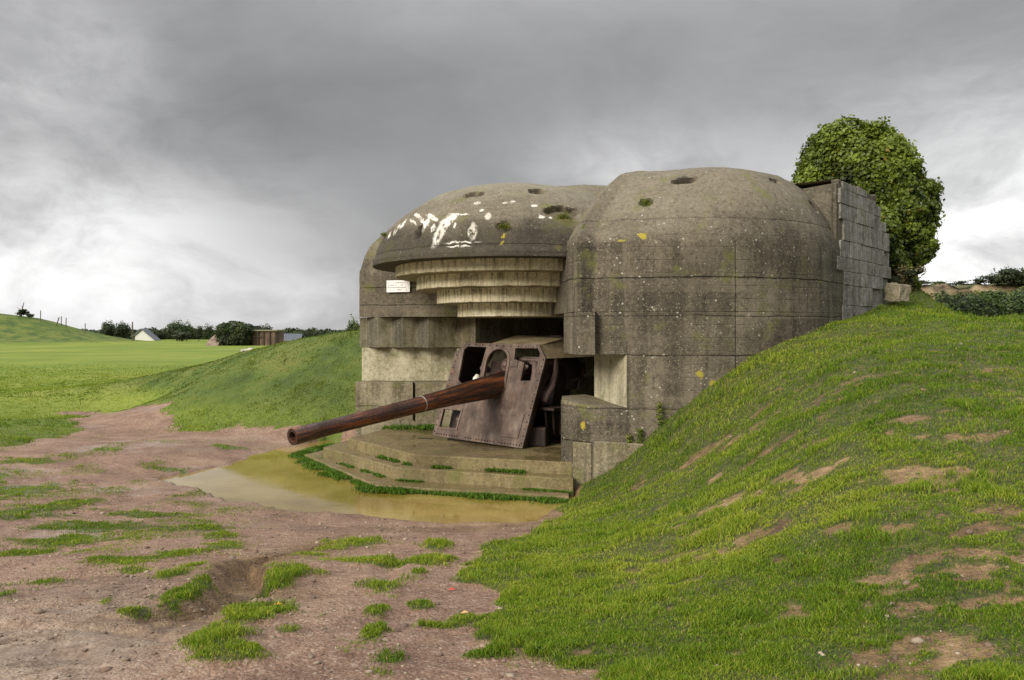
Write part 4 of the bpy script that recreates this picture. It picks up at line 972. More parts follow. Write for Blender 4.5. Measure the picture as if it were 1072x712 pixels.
# creeping weeds along the risers of the platform and at its foot
def strip(pts, n, w, zf, ln, seed, gap=0):
    r = np.random.default_rng(seed); pts = np.array(pts, float); seg = np.diff(pts[:, :2], axis=0); L = np.hypot(seg[:, 0], seg[:, 1]); cum = np.r_[0, np.cumsum(L)]
    s = r.uniform(0, cum[-1], n); keep = vnoise(s * 1.6, s * 0, seed=seed) + .5 * vnoise(s * 5, s * 0, seed=seed + 1) > gap; s = s[keep]
    x = np.interp(s, cum, pts[:, 0]) + r.normal(0, w, len(s)); y = np.interp(s, cum, pts[:, 1]) + r.normal(0, w, len(s)); z = np.interp(s, cum, pts[:, 2]) + zf
    def colf(rr_, n_): 
        k = rr_.random((n_, 1)); return np.array([.035, .085, .008]) * (1 - k) + np.array([.12, .22, .02]) * k
    return blades(x, y, z, np.full(len(x), ln), np.full(len(x), .026), .9, seed, colf)
parts = [strip([(1.05, 14.70, -2.63), (-1.85, 15.63, -2.63), (-3.70, 18.05, -2.63), (-3.2, 20, -2.63)], 8000, .035, -.01, .08, 201, -.05),
         strip([(1.05, 14.33, -2.865), (-2.28, 15.55, -2.865), (-4.3, 18.25, -2.865)], 5000, .03, -.01, .05, 202, .25),
         strip([(1.0, 13.93, -2.95), (-.8, 14.45, -2.95), (-2.55, 15.0, -2.95), (-3.6, 16.7, -2.95), (-4.9, 18.8, -2.95)], 11000, .045, -.01, .075, 203, -.25),
         strip([(1.0, 13.90, -2.95), (-.8, 14.40, -2.95), (-2.62, 14.94, -2.95), (-3.7, 16.6, -2.95), (-5.0, 18.8, -2.95)], 12000, .10, -.01, .11, 213, .0),
         strip([(-4.9, 18.8, -2.95), (-5.0, 19.2, -2.95), (-4.5, 20.3, -2.9)], 4000, .08, -.01, .12, 204, -.5),
         strip([(-3.0, 20.05, -2.5), (-2.2, 19.8, -2.42), (-1.9, 19.7, -2.42)], 3500, .12, 0, .16, 205, -.5)]
Vs, Fs, Cs, k = [], [], [], 0
for a, b, c in parts: Vs.append(a); Fs.append(b + k); Cs.append(c); k += len(a)
tag(quads_obj('weeds', np.concatenate(Vs), np.concatenate(Fs), M_GRASS, colors={'col': np.concatenate(Cs)}), 'low green weeds growing along the concrete platform steps', 'weeds', kind='stuff')

# loose stones on the bare earth
def stones():
    r = np.random.default_rng(77); n = 60000
    y = np.exp(r.uniform(np.log(3), np.log(15), n)); x = y * np.tan(r.uniform(-.7, .7, n))
    mk = ground_masks(x, y); gd, _ = line_dist(x, y, GULLY)
    pr = .8 * (1 - mk[0]) * (.10 + .35 * np.exp(-(gd / .4) ** 2) + .35 * sstep(.1, .35, fbm(x * 1.4, y * 1.4, seed=101, oct=3)))
    k = (r.random(n) < pr) & (mk[3] > .1) & (poly_sdf(x, y, BUN) > 0); x, y = x[k], y[k]; z = ground_z(x, y); n = len(x)
    s = np.minimum(.0028 * np.exp(np.abs(r.normal(0, .75, n))) * (1 + .06 * y), .035)
    ico = np.array([(0, 0, 1), (.9, 0, .45), (.28, .85, .45), (-.72, .53, .45), (-.72, -.53, .45), (.28, -.85, .45), (.72, .53, -.45), (-.28, .85, -.45), (-.9, 0, -.45), (-.28, -.85, -.45), (.72, -.53, -.45), (0, 0, -1)])
    T = np.array([(0, 1, 2), (0, 2, 3), (0, 3, 4), (0, 4, 5), (0, 5, 1), (1, 6, 2), (2, 7, 3), (3, 8, 4), (4, 9, 5), (5, 10, 1), (2, 6, 7), (3, 7, 8), (4, 8, 9), (5, 9, 10), (1, 10, 6), (11, 7, 6), (11, 8, 7), (11, 9, 8), (11, 10, 9), (11, 6, 10)])
    a = r.uniform(0, 6.28, n); V = ico[None] * r.uniform(.6, 1.3, (n, 12, 1)) * np.stack([s * r.uniform(.8, 1.6, n), s, s * r.uniform(.4, .8, n)], 1)[:, None]
    ca, sa = np.cos(a)[:, None], np.sin(a)[:, None]; V = np.stack([V[..., 0] * ca - V[..., 1] * sa, V[..., 0] * sa + V[..., 1] * ca, V[..., 2]], -1) + np.stack([x, y, z + s * .2], 1)[:, None]
    F = (T[None] + (np.arange(n) * 12)[:, None, None]).reshape(-1, 3)
    k = r.random((n, 1)); k = k ** 2.2; c = np.array([.13, .085, .06]) * (1 - k) + np.array([.38, .31, .23]) * k; c = c * r.uniform(.7, 1.15, (n, 1))
    t = NT('stone_chip'); m = t.bsdf(t.attr('col'), .75, None, 0, .4)
    print('stones', n)
    return quads_obj('gravel', V.reshape(-1, 3), F, m, colors={'col': np.repeat(c, 12, 0)})
tag(stones(), 'loose gravel and small stones scattered on the muddy path', 'gravel', kind='stuff')

# ------------------------------------------------------------------ foliage
def leaves_on(ells, n, size, seed, cols, up=.25, depth=.25, flat=None, shade=True, rough_amp=.14, clip=None, aspect=.8):
    """leaf quads in the outer layer of a union of ellipsoids"""
    r = np.random.default_rng(seed); E = np.array(ells, float)
    vol = (E[:, 3] * E[:, 4] + E[:, 4] * E[:, 5] + E[:, 3] * E[:, 5]); idx = r.choice(len(E), n, p=vol / vol.sum())
    d = r.normal(size=(n, 3)); d /= np.linalg.norm(d, axis=1, keepdims=True)
    R = E[idx, 3:6]; c = E[idx, :3]
    p0 = c + d * R
    bumpy = 1 + rough_amp * 1.6 * fbm(p0[:, 0] * 1.3 / R.mean(), p0[:, 1] * 1.3 / R.mean(), p0[:, 2] * 1.3 / R.mean(), seed=seed, oct=2) + rough_amp * fbm(p0[:, 0] * 5 / R.mean(), p0[:, 1] * 5 / R.mean(), p0[:, 2] * 5 / R.mean(), seed=seed + 1, oct=3)
    rad = bumpy - np.abs(r.normal(0, depth * .5, n)) + (r.random(n) < .035) * r.uniform(0, .12, n)
    p = c + d * R * rad[:, None]
    inside = np.zeros(n, bool)
    for i, e in enumerate(E):
        q = np.linalg.norm((p - e[:3]) / e[3:6], axis=1); inside |= (q < .80) & (idx != i)
    k = ~inside
    if clip is not None: k &= clip(p)
    p, d, rad = p[k], d[k], rad[k]; n = len(p)
    nrm = d + r.normal(0, .55, (n, 3)) + np.array([0, 0, up]); nrm /= np.linalg.norm(nrm, axis=1, keepdims=True)
    t = np.cross(nrm, r.normal(size=(n, 3))); t /= np.linalg.norm(t, axis=1, keepdims=True); b = np.cross(nrm, t)
    s = (size * r.uniform(.6, 1.3, n))[:, None]
    V = np.stack([p - t * s * .5, p + b * s * .5 * aspect + t * s * -.05, p + t * s * .6 - nrm * s * .12, p - b * s * .5 * aspect + t * s * -.05], 1).reshape(-1, 3)
    F = np.arange(n * 4).reshape(n, 4)
    cl = fbm(p[:, 0] * 2.2 / R.mean(), p[:, 1] * 2.2 / R.mean(), p[:, 2] * 2.2 / R.mean(), seed=seed + 7, oct=3)
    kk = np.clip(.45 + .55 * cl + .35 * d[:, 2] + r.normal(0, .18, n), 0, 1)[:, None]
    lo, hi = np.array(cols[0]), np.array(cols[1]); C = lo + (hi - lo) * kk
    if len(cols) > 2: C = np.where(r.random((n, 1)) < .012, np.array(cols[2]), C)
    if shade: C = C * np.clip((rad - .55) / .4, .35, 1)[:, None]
    return V, F, np.repeat(C, 4, 0)
M_LEAF = leaf_mat('leaf', .25, .5, .4); M_BARK = simple('bark', (.10, .075, .05), .9, scale=9)
M_CORE = simple('shaded_inner_foliage', (.012, .02, .006), .95)  # near-black colour puts the shade between the leaves into a solid core
def ellipsoid(mb, e, k=.8, seg=14):
    c = e[:3]; V = []; F = []
    for i in range(seg + 1):
        ph = math.pi * i / seg
        for j in range(seg * 2):
            th = math.pi * j / seg; f = k * (1 + .1 * math.sin(3 * th + i) * math.sin(ph))
            V.append((c[0] + e[3] * f * math.sin(ph) * math.cos(th), c[1] + e[4] * f * math.sin(ph) * math.sin(th), c[2] + e[5] * f * math.cos(ph)))
    for i in range(seg):
        for j in range(seg * 2): F.append((i * seg * 2 + j, i * seg * 2 + (j + 1) % (seg * 2), (i + 1) * seg * 2 + (j + 1) % (seg * 2), (i + 1) * seg * 2 + j))
    mb.add(V, F)
ivy = thing('ivy_bush', (8.9, 20.4, 1.2), 'huge rounded ivy bush growing over the broken end of the bunker wall', 'bush')
IV = [(8.6, 20.9, 4.10, 1.08, 1.2, 1.27), (9.2, 20.9, 3.86, 1.12, 1.25, 1.26), (9.6, 20.9, 3.5, 1.05, 1.2, 1.1), (9.8, 20.9, 3.15, 1.12, 1.2, 1.2), (9.65, 20.9, 2.5, 1.05, 1.1, .92), (8.08, 20.9, 3.5, .82, .9, .95), (9.0, 20.7, 2.6, 1.0, 1.0, 1.1), (9.4, 20.1, 1.6, .42, .5, .7), (8.85, 19.35, 2.45, .32, .5, .5), (9.05, 19.6, 1.9, .3, .45, .5), (9.5, 20.0, 1.15, .5, .5, .45), (10.15, 20.7, 2.1, .55, .7, .6)]
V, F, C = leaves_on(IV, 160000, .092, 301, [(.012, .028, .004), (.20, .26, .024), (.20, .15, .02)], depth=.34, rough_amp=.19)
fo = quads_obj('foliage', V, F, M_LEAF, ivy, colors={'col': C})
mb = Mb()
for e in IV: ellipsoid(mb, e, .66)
mb.build('shade_core', M_CORE, ivy, smooth=True)
mb = Mb(); mb.tube([(9.45, 20.2, .7), (9.4, 20.3, 1.5), (9.3, 20.6, 2.4)], [.16, .13, .1], 10); mb.tube([(9.6, 20.3, .75), (9.7, 20.5, 1.6), (9.9, 20.8, 2.3)], [.1, .08, .05], 8); mb.build('stem', M_BARK, ivy, smooth=True)

def plant_mesh(name, ells, n, size, seed, cols, label, cat, base, trunk=None, group=None, core=.72, ra=.3, nm='crown'):
    th_ = thing(name, base, label, cat, group)
    V, F, C = leaves_on(ells, n, size, seed, cols, rough_amp=ra, depth=.5)
    quads_obj(nm, V, F, M_LEAF, th_, colors={'col': C})
    m = Mb()
    if trunk:
        bx, by, bz = base; ztop = max(e[2] for e in ells)
        m.tube([(bx, by, bz - .2), (bx + .1, by, bz + (ztop - bz) * .5), (bx, by, ztop)], [trunk, trunk * .75, trunk * .3], 8)
        for e in ells: m.tube([(bx, by, bz + (ztop - bz) * .35), ((bx + e[0]) / 2, (by + e[1]) / 2, e[2] - e[5] * .3), (e[0], e[1], e[2])], [trunk * .5, trunk * .35, trunk * .15], 6)
        m.build('trunk', M_BARK, th_, smooth=True)
    if core:
        m = Mb()
        for e in ells: ellipsoid(m, e, core, 6)
        m.build('shade_core', M_CORE, th_, smooth=True)
    return th_

# ------------------------------------------------------------------ far side of the field
FAR = -2.6
def fx(px, Y): return (px - 536) / 850 * Y
def fz(py, Y): return -(py - 346) / 850 * Y
DG = [(.012, .022, .006), (.045, .065, .016)]; MG = [(.018, .035, .010), (.075, .105, .030)]; BG = [(.03, .042, .02), (.085, .10, .06)]; LG = [(.03, .06, .01), (.13, .17, .035)]
def far_tree(px0, px1, pytop, Y, cols, seed, label, name='broadleaf_tree', lean=0, n=2600, group=None, cat='tree', low=.0):
    x0, x1, zt = fx(px0, Y), fx(px1, Y), fz(pytop, Y); w = x1 - x0; h = zt - FAR; cx = (x0 + x1) / 2; r = random.Random(seed)
    E = [(cx, Y, FAR + h * .58, w * .42, w * .4, h * .42)]
    for k in range(5): E.append((cx + w * r.uniform(-.3, .3), Y + w * r.uniform(-.25, .25), FAR + h * r.uniform(.35, .78), w * r.uniform(.18, .28), w * .25, h * r.uniform(.16, .24)))
    return plant_mesh(name, E, n, max(w, h) * .055, seed, cols, label, cat, (cx, Y, FAR), trunk=w * .035, group=group, core=.62, ra=.35)
far_tree(104, 121, 335, 175, MG, 401, 'small grey green tree at the foot of the far mound', n=2500)
far_tree(117, 139, 336, 180, DG, 402, 'dark bushy tree left of the white house')
far_tree(153, 166, 346.5, 225, MG, 403, 'low green tree just right of the white house')
far_tree(163, 178, 346, 228, DG, 404, 'low dark tree between the white house and the broad tree')
far_tree(173, 197, 335.5, 200, MG, 405, 'broad rounded green tree in the middle of the field edge', n=4000)
far_tree(186, 205, 338, 204, LG, 406, 'lighter green tree at the right shoulder of the broad tree')
far_tree(180, 201, 347, 190, BG, 407, 'grey leaved willow in front of the broad tree')
far_tree(203, 213, 341.5, 195, DG, 408, 'slim dark tree left of the ivy covered ruin')
far_tree(211, 226, 339.5, 185, MG, 409, 'green tree rising behind the brown leaning slab')
far_tree(259, 283, 341, 175, DG, 410, 'dark spreading tree behind the timber shed')
far_tree(272, 286, 339.5, 178, MG, 411, 'small pointed tree above the shed roof')
far_tree(290, 303, 346.5, 230, MG, 412, 'low tree behind the long slate roof')
far_tree(300, 315, 347.5, 232, LG, 413, 'pale low tree at the end of the slate roof')
far_tree(312, 328, 347, 210, DG, 414, 'dark low tree right of the slate roof')
far_tree(324, 341, 346.5, 214, DG, 415, 'dark flat topped tree nearest the grass bank crest')
far_tree(338, 352, 349, 220, MG, 416, 'lowest tree peeping above the grass bank')
far_tree(359, 383, 332, 95, LG, 417, 'airy pale green tree beside the left bunker wall', n=1800)
# hedge along the whole edge
r = random.Random(9); E = [(x, 236 + r.uniform(-3, 3), FAR + r.uniform(.3, 1.2), 3.2, 2.5, r.uniform(1.6, 2.8)) for x in np.arange(-118, -30, 3.0)]
V, F, C = leaves_on(E, 26000, .7, 430, DG, rough_amp=.3); tag(quads_obj('far_hedge', V, F, M_LEAF, colors={'col': C}), 'low dark hedge running along the far edge of the field', 'hedge')
# wood beyond everything else
r = random.Random(10); E = [(x, 420 + r.uniform(-20, 20), 0, r.uniform(9, 16), 10, r.uniform(1.2, 2.6)) for x in np.arange(-330, 420, 12)]
E = [(e[0], e[1], FAR + 1.0, e[3], e[4], e[5]) for e in E]
V, F, C = leaves_on(E, 20000, 2.0, 431, [(.03, .045, .02), (.06, .08, .04)], rough_amp=.3); tag(quads_obj('distant_woods', V, F, M_LEAF, colors={'col': C}), 'hazy line of distant woods on the horizon', 'woods', kind='stuff')

# white gabled house
YH = 205.0
house = thing('white_house', (fx(150, YH), YH, FAR), 'small white gabled house with steep grey roof at the far field edge', 'house')
H = lambda px, py, dy=0.0: (fx(px, YH), YH + dy, fz(py, YH))
mb = Mb(); w5 = [H(141.5, 359), H(162.5, 359), H(162.5, 357), H(148.5, 345.6), H(141.5, 351)]; n = 5
mb.add(w5 + [(p[0] - 2.2, p[1] + 8, p[2]) for p in w5], [(0, 1, 2, 3, 4), (9, 8, 7, 6, 5)] + [(i, (i + 1) % 5, 5 + (i + 1) % 5, 5 + i) for i in range(5)])
mb.build('wall', simple('white_render', (.62, .62, .60), .8, var=.08), house)
mb = Mb(); Rf = simple('grey_slate', (.13, .14, .16), .6)
for (a, b) in (((163.6, 357.6), (148.5, 345.1)), ((140.3, 352.0), (148.5, 345.1))):
    p, q = np.array(H(a[0], a[1], -.3)), np.array(H(b[0], b[1], -.3)); back = np.array([-2.3, 8.6, 0]); slab(mb, [p, q, q + back, p + back] , (0, 0, 1), -.28)
mb.build('roof', Rf, house)
pole = thing('utility_pole', (fx(139, 170), 170, FAR), 'tall wooden utility pole standing left of the white house', 'pole')
mb = Mb(); mb.tube([(fx(139, 170), 170, FAR), (fx(138.7, 170), 170, fz(337, 170))], [.16, .12], 8); mb.build('post', M_BARK, pole)

# second, collapsed casemate swallowed by ivy, with a leaning slab
YR = 140.0
Q = lambda px, py, dy=0.0: (fx(px, YR), YR + dy, fz(py, YR))
ruin = thing('ruined_bunker', (fx(240, YR), YR, FAR), 'ivy covered ruined bunker far across the field with brown leaning slab', 'bunker')
mb = Mb(); sl = [Q(218.5, 361.8, -1.5), Q(232.5, 361.8, -2), Q(232.8, 341.8, 1.5), Q(231, 342, 1.6), Q(219.5, 356, -.5)]
slab(mb, sl, (-.2, -1, .3), 1.2); mb.build('leaning_slab', simple('brown_concrete_far', (.20, .15, .115), .9, var=.4, scale=1.5), ruin)
mb = Mb(); mb.prism([(fx(229, YR), YR - .5), (fx(261, YR), YR - .5), (fx(262, YR), YR + 6), (fx(229, YR), YR + 6)], FAR - .3, fz(341, YR)); mb.build('wall', simple('shadowed_concrete', (.05, .05, .04)), ruin)
Ei = [(fx(236, YR), YR, fz(348, YR), 1.6, 1.6, 1.6), (fx(245, YR), YR, fz(346, YR), 1.9, 1.8, 1.4), (fx(254, YR), YR, fz(347, YR), 1.6, 1.8, 1.5), (fx(238, YR), YR - .5, fz(355, YR), 1.4, 1.4, 1.5), (fx(246, YR), YR - .5, fz(355, YR), 1.6, 1.4, 1.5), (fx(256, YR), YR - .4, fz(354, YR), 1.2, 1.4, 1.7), (fx(230, YR), YR + 2.5, fz(345, YR), 1.5, 1.5, 1.1)]
V, F, C = leaves_on(Ei, 16000, .26, 440, [(.010, .018, .004), (.055, .085, .014)], rough_amp=.25); quads_obj('ivy', V, F, M_LEAF, ruin, colors={'col': C})
# timber shed
shed = thing('timber_shed', (fx(274, YR), YR + 1, FAR), 'brown boarded shed with flat pale roof right of the ivy ruin', 'shed')
def plank_mat():
    t = NT('weathered_boards'); X, Y, Z = t.xyz(t.pos()); f = t.noise(t.comb(t.m('MULTIPLY', t.m('FLOOR', t.m('MULTIPLY', X, 3)), 3.3), 0, t.m('MULTIPLY', Z, .3)), 1, 3)
    fr = t.m('FRACT', t.m('MULTIPLY', X, 3)); ln = t.rng(t.m('ABSOLUTE', t.m('SUBTRACT', fr, .5)), .4, .5)
    c = t.ramp(f, [(.35, (.085, .052, .036)), (.65, (.21, .14, .10))]); return t.bsdf(t.mix(t.m('MULTIPLY', ln, .7), c, (.03, .02, .015)), .85)
M_PL = plank_mat()
mb = Mb(); s4 = [Q(260, 361.5, .5), Q(289, 361.5, .5)]
mb.prism([(fx(260, YR), YR + .5), (fx(289, YR), YR + .2), (fx(289.5, YR), YR + 4.5), (fx(260, YR), YR + 4.5)], FAR - .2, fz(346.6, YR)); mb.build('wall', M_PL, shed)
mb = Mb(); mb.prism([(fx(259, YR), YR + .1), (fx(290.2, YR), YR - .2), (fx(290.2, YR), YR + 5), (fx(259, YR), YR + 5)], fz(346.6, YR), fz(345.2, YR)); mb.build('roof', simple('pale_felt_roof', (.20, .20, .13)), shed)
mb = Mb()
for px in (264, 269.5, 275, 282, 288): mb.box((fx(px, YR), YR + .1, fz(354, YR)), (.18, .12, 2.4))
mb.box((fx(268, YR), YR + .08, fz(352.5, YR)), (2.6, .1, .16)); mb.build('frame_posts', simple('dark_posts', (.06, .04, .03)), shed)
# long low building with slate roof
YS = 165.0; barn = thing('low_barn', (fx(302, YS), YS, FAR), 'long low building with blue grey slate roof behind the grass bank', 'barn')
mb = Mb(); mb.prism([(fx(289, YS), YS), (fx(314, YS), YS), (fx(313, YS), YS + 7), (fx(288, YS), YS + 7)], FAR, fz(356, YS)); mb.build('wall', simple('grey_render', (.25, .24, .23)), barn)
mb = Mb(); a, b, c, d = [np.array(v) for v in ((fx(287, YS), YS - .4, fz(357, YS)), (fx(315.5, YS), YS - .4, fz(357, YS)), (fx(312, YS), YS + 3.5, fz(349.6, YS)), (fx(288, YS), YS + 3.5, fz(349.2, YS)))]
slab(mb, [a, b, c, d], (0, -.5, 1), .2); slab(mb, [d, c, (b[0], YS + 7.4, b[2]), (a[0], YS + 7.4, a[2])], (0, .5, 1), .2); mb.build('roof', simple('blue_slate', (.075, .085, .115), .5), barn)

# fence posts and scrub on the far mound
def gz1(x, y): return float(ground_z(np.array([x]), np.array([y]))[0])
YM = 164.0
for px, pt, lab in ((42.3, 321, 'tallest thin wooden post on the far mound crest'), (64, 328, 'post with a slanting brace on the far mound crest'), (69, 332, 'short post just right of the braced post'), (89, 335.5, 'lowest post at the right end of the mound crest')):
    x = fx(px, YM); z0 = gz1(x, YM) - .3; zt = min(max(fz(pt, YM), z0 + 1.1), z0 + 2.3)
    f = thing('fence_post', (x, YM, z0), lab, 'post', 'fence posts on the far mound'); mb = Mb(); mb.tube([(x, YM, z0), (x + .05, YM, zt)], [.09, .08], 7); mb.build('post', M_BARK, f)
    if px == 64: mb = Mb(); mb.tube([(x - .4, YM, zt - .2), (x - 1.0, YM, z0 + .3)], [.1, .1], 6); mb.build('brace', M_BARK, f)
def scrub(px, w, h, Y, seed, cols, label, name='shrub', n=900, size=None, z=None, group=None):
    x = fx(px, Y); z0 = gz1(x, Y) if z is None else z; r = random.Random(seed)
    E = [(x + r.uniform(-.35, .35) * w, Y + r.uniform(-.2, .2) * w, z0 + h * r.uniform(.3, .75), w * r.uniform(.15, .3), w * .25, h * r.uniform(.15, .3)) for _ in range(7)]
    return plant_mesh(name, E, n, size or h * .08, seed, cols, label, 'shrub', (x, Y, z0), trunk=h * .02, core=.6, ra=.4, nm='foliage', group=group)
scrub(24, 2.2, 1.5, YM, 501, DG, 'scraggly dark shrub on the left end of the far mound', n=700, size=.3)
scrub(32, 2.0, 1.0, YM, 502, DG, 'low rounded shrub left of the tallest post', n=700, size=.25)
tr = thing('dead_tree', (fx(22, YM), YM, gz1(fx(22, YM), YM)), 'leaning bare dead tree on the far mound', 'tree')
x, z0 = fx(22, YM), gz1(fx(22, YM), YM); mb = Mb(); mb.tube([(x, YM, z0 - .2), (x + .2, YM, z0 + 1.2), (x + .6, YM, z0 + 2.8)], [.16, .12, .05], 8); mb.build('trunk', M_BARK, tr)
mb = Mb(); mb.tube([(x + .2, YM, z0 + 1.0), (x - .5, YM, z0 + 1.6), (x - 1.0, YM, z0 + 1.9)], [.07, .04, .02], 6); mb.tube([(x + .35, YM, z0 + 1.6), (x - .05, YM, z0 + 2.2)], [.05, .02], 6); mb.build('branch', M_BARK, tr)

# field weeds and pale stones on the near bank
scrub(208, .55, .42, 46, 510, [(.10, .05, .02), (.22, .13, .05)], 'reddish dry weed standing alone in the field', name='weed', n=160, size=.07)
for i, (px, py, w, lab) in enumerate(((256.5, 361.5, .55, 'larger pale stone on the grass bank crest'), (262, 359.5, .4, 'middle pale stone on the grass bank crest'), (285, 359.3, .3, 'small pale stone right of the others on the bank crest'))):
    Y = 30.8; x = fx(px, Y); z0 = gz1(x, Y); mb = Mb(); ellipsoid(mb, (x, Y, z0 + .03, w * .3, w * .25, w * .17), 1, 8); V = mb.v[0]; V += (fbm(V[:, 0] * 6, V[:, 1] * 6, V[:, 2] * 6, seed=i, oct=2) * .05)[:, None]
    tag(mb.build('stone', simple('pale_stone_%s' % 'abc'[i], (.42, .40, .33)), None), lab, 'stone')

# ------------------------------------------------------------------ right-hand edge
mb = Mb(); c = np.array([8.75, 18.35, .78])
def rock(center, size, rot, seed, n=10):
    m = Mb(); V = []; 
    cu = bmesh.new(); bmesh.ops.create_cube(cu, size=1); bmesh.ops.subdivide_edges(cu, edges=cu.edges[:], cuts=n, use_grid_fill=True)
    V = np.array([v.co[:] for v in cu.verts]); F = [tuple(v.index for v in f.verts) for f in cu.faces]; cu.free()
    V = V * np.array(size); V = V + (V / np.linalg.norm(V, axis=1, keepdims=True)) * (fbm(V[:, 0] * 4, V[:, 1] * 4, V[:, 2] * 4, seed=seed, oct=4) * .08)[:, None]
    R = np.array(Matrix.Rotation(rot, 3, 'Z') @ Matrix.Rotation(.12, 3, 'X')); V = V @ R.T + np.array(center); m.add(V, F); return m
m = rock((8.72, 18.35, .86), (.36, .36, .36), .5, 61); tag(m.build('concrete_block', M_RUB), 'broken pale concrete block at the foot of the ivy on the slope', 'rubble')
scrub(944, .9, .8, 19.3, 520, [(.10, .075, .03), (.20, .17, .06)], 'brownish dry bramble between the concrete block and the ivy', name='bramble', n=1200, size=.05, z=.85)
E = [(x, 27.5 + .06 * (x - 13) + .4 * math.sin(x * 2), .52 + .05 * math.sin(x * 3) , .85, .8, .75) for x in np.arange(14.6, 24, .65)]
V, F, C = leaves_on(E, 42000, .09, 521, [(.016, .034, .008), (.075, .12, .022)], rough_amp=.22); hd = thing('hedge', (17, 27.5, -.2), 'dark clipped looking hedge in the hollow behind the right slope', 'hedge')
quads_obj('foliage', V, F, M_LEAF, hd, colors={'col': C}); mb = Mb()
for e in E: ellipsoid(mb, e, .8, 8)
mb.build('shade_core', M_CORE, hd, smooth=True)
# eroded earth bank
def bank():
    xs = np.linspace(14, 40, 180); ys = np.linspace(33, 46, 90); X, Y = np.meshgrid(xs, ys)
    edge = 36.2 + .7 * fbm(xs * .4, xs * 0, seed=75, oct=4)[None, :]
    h = 2.05 + .28 * fbm(xs * .55, xs * 0, seed=76, oct=4)[None, :] + .35 * sstep(20, 30, xs)[None, :] * 1.6
    Z = -.4 + (h + .4) * sstep(edge - 1.6, edge, Y) * (1 - sstep(40, 46, Y)) + .3 * fbm(X * 1.2, Y * 1.2, seed=77, oct=5) * sstep(33, 35, Y)
    n = X.shape[1]; iy, ix = np.meshgrid(np.arange(len(ys) - 1), np.arange(n - 1), indexing='ij'); a = (iy * n + ix).ravel()
    t = NT('eroded_earth'); p = t.pos(); n1 = t.noise(t.vm('MULTIPLY', p, (1, 1, 2.5)), 1.1, 7, .65)
    c = t.ramp(n1, [(.38, (.07, .05, .03)), (.5, (.21, .155, .09)), (.64, (.34, .27, .17))]); nz = t.xyz(t.nor())[2]
    c = t.mix(t.rng(t.m('ADD', nz, t.m('MULTIPLY', t.noise(p, 1.5, 5), .5)), 1.0, 1.2), c, (.075, .085, .025)); m = t.bsdf(c, .95, t.bump(n1, .8, .15))
    tag(quads_obj('earth_bank', np.stack([X.ravel(), Y.ravel(), Z.ravel()], 1), np.stack([a, a + 1, a + n + 1, a + n], 1), m, smooth=True), kind='structure')
bank()
scrub(1054, 2.6, .7, 36.3, 530, MG, 'green shrub on the brown bank near the right edge', n=2500, size=.08, z=1.95)
scrub(1074, 3.0, 1.1, 36, 531, DG, 'darkest taller shrub on the bank at the very right edge', n=2500, size=.08, z=2.0)
scrub(1033, 1.4, .3, 36.3, 532, DG, 'low dark scrub capping the middle of the brown bank', n=900, size=.06, z=2.05)
scrub(1005, 1.2, .22, 36.3, 533, DG, 'small dark tuft capping the left part of the brown bank', n=700, size=.05, z=2.0)
scrub(966, 1.8, .25, 36, 534, [(.03, .06, .01), (.12, .16, .03)], 'pale low scrub beside the ivy bush at the slope crest', n=900, size=.05, z=2.0)
scrub(1062, 3.5, 1.0, 30, 535, LG, 'lighter green shrub in front of the bank right of the hedge', n=2500, size=.09, z=.7)

# tall thin weeds at the foot of the round wall
for i, (px, h, lab) in enumerate(((692, .5, 'tallest yellow flowered weed against the round wall'), (672, .34, 'middle thin weed against the round wall'), (661, .42, 'leftmost thin weed beside the cracked parapet foot'))):
    x = fx(px, 14.05); y = W[1] - math.sqrt(RW ** 2 - (x - W[0]) ** 2) - .09; z0 = gz1(x, y); t_ = thing('tall_weed', (x, y, z0), lab, 'weed', 'thin weeds along the foot of the wall')
    mb = Mb(); r = random.Random(i)
    for k in range(4):
        dx, dy = r.uniform(-.08, .08), r.uniform(-.05, .02); mb.tube([(x + dx * .3, y, z0 - .02), (x + dx, y + dy, z0 + h * r.uniform(.7, 1.0))], [.005, .003], 5)
    mb.build('stem', simple('weed_stem_%s' % 'abc'[i], (.10, .13, .03)), t_)
    V, F, C = leaves_on([(x, y - .01, z0 + h * (.2 + .2 * k), .07, .05, h * .12) for k in range(4)], 260, .035, 600 + i, [(.06, .09, .015), (.22, .24, .03), (.55, .45, .04)], rough_amp=.5, depth=.9, shade=False); quads_obj('leaves', V, F, M_LEAF, t_, colors={'col': C})

# fallen leaves
for i, (x, y, colr, lab) in enumerate(((-1.62, 5.62, (.55, .33, .02), 'yellow fallen leaf beside the gully'), (-.48, 6.45, (.5, .06, .04), 'small red scrap lying on the mud'), (-.33, 5.6, (.42, .26, .10), 'brown fallen leaf among the grass tufts'))):
    z0 = gz1(x, y) + .012; V = [(x - .03, y - .012, z0), (x - .005, y - .03, z0 + .006), (x + .034, y, z0 + .004), (x, y + .024, z0 + .01)]
    m = Mb(); m.add(V, [(0, 1, 2, 3)]); tag(m.build('fallen_leaf' if i != 1 else 'litter_scrap', simple('leaf_litter_%s' % 'abc'[i], colr, .6), fixn=False), lab, 'leaf' if i != 1 else 'litter')

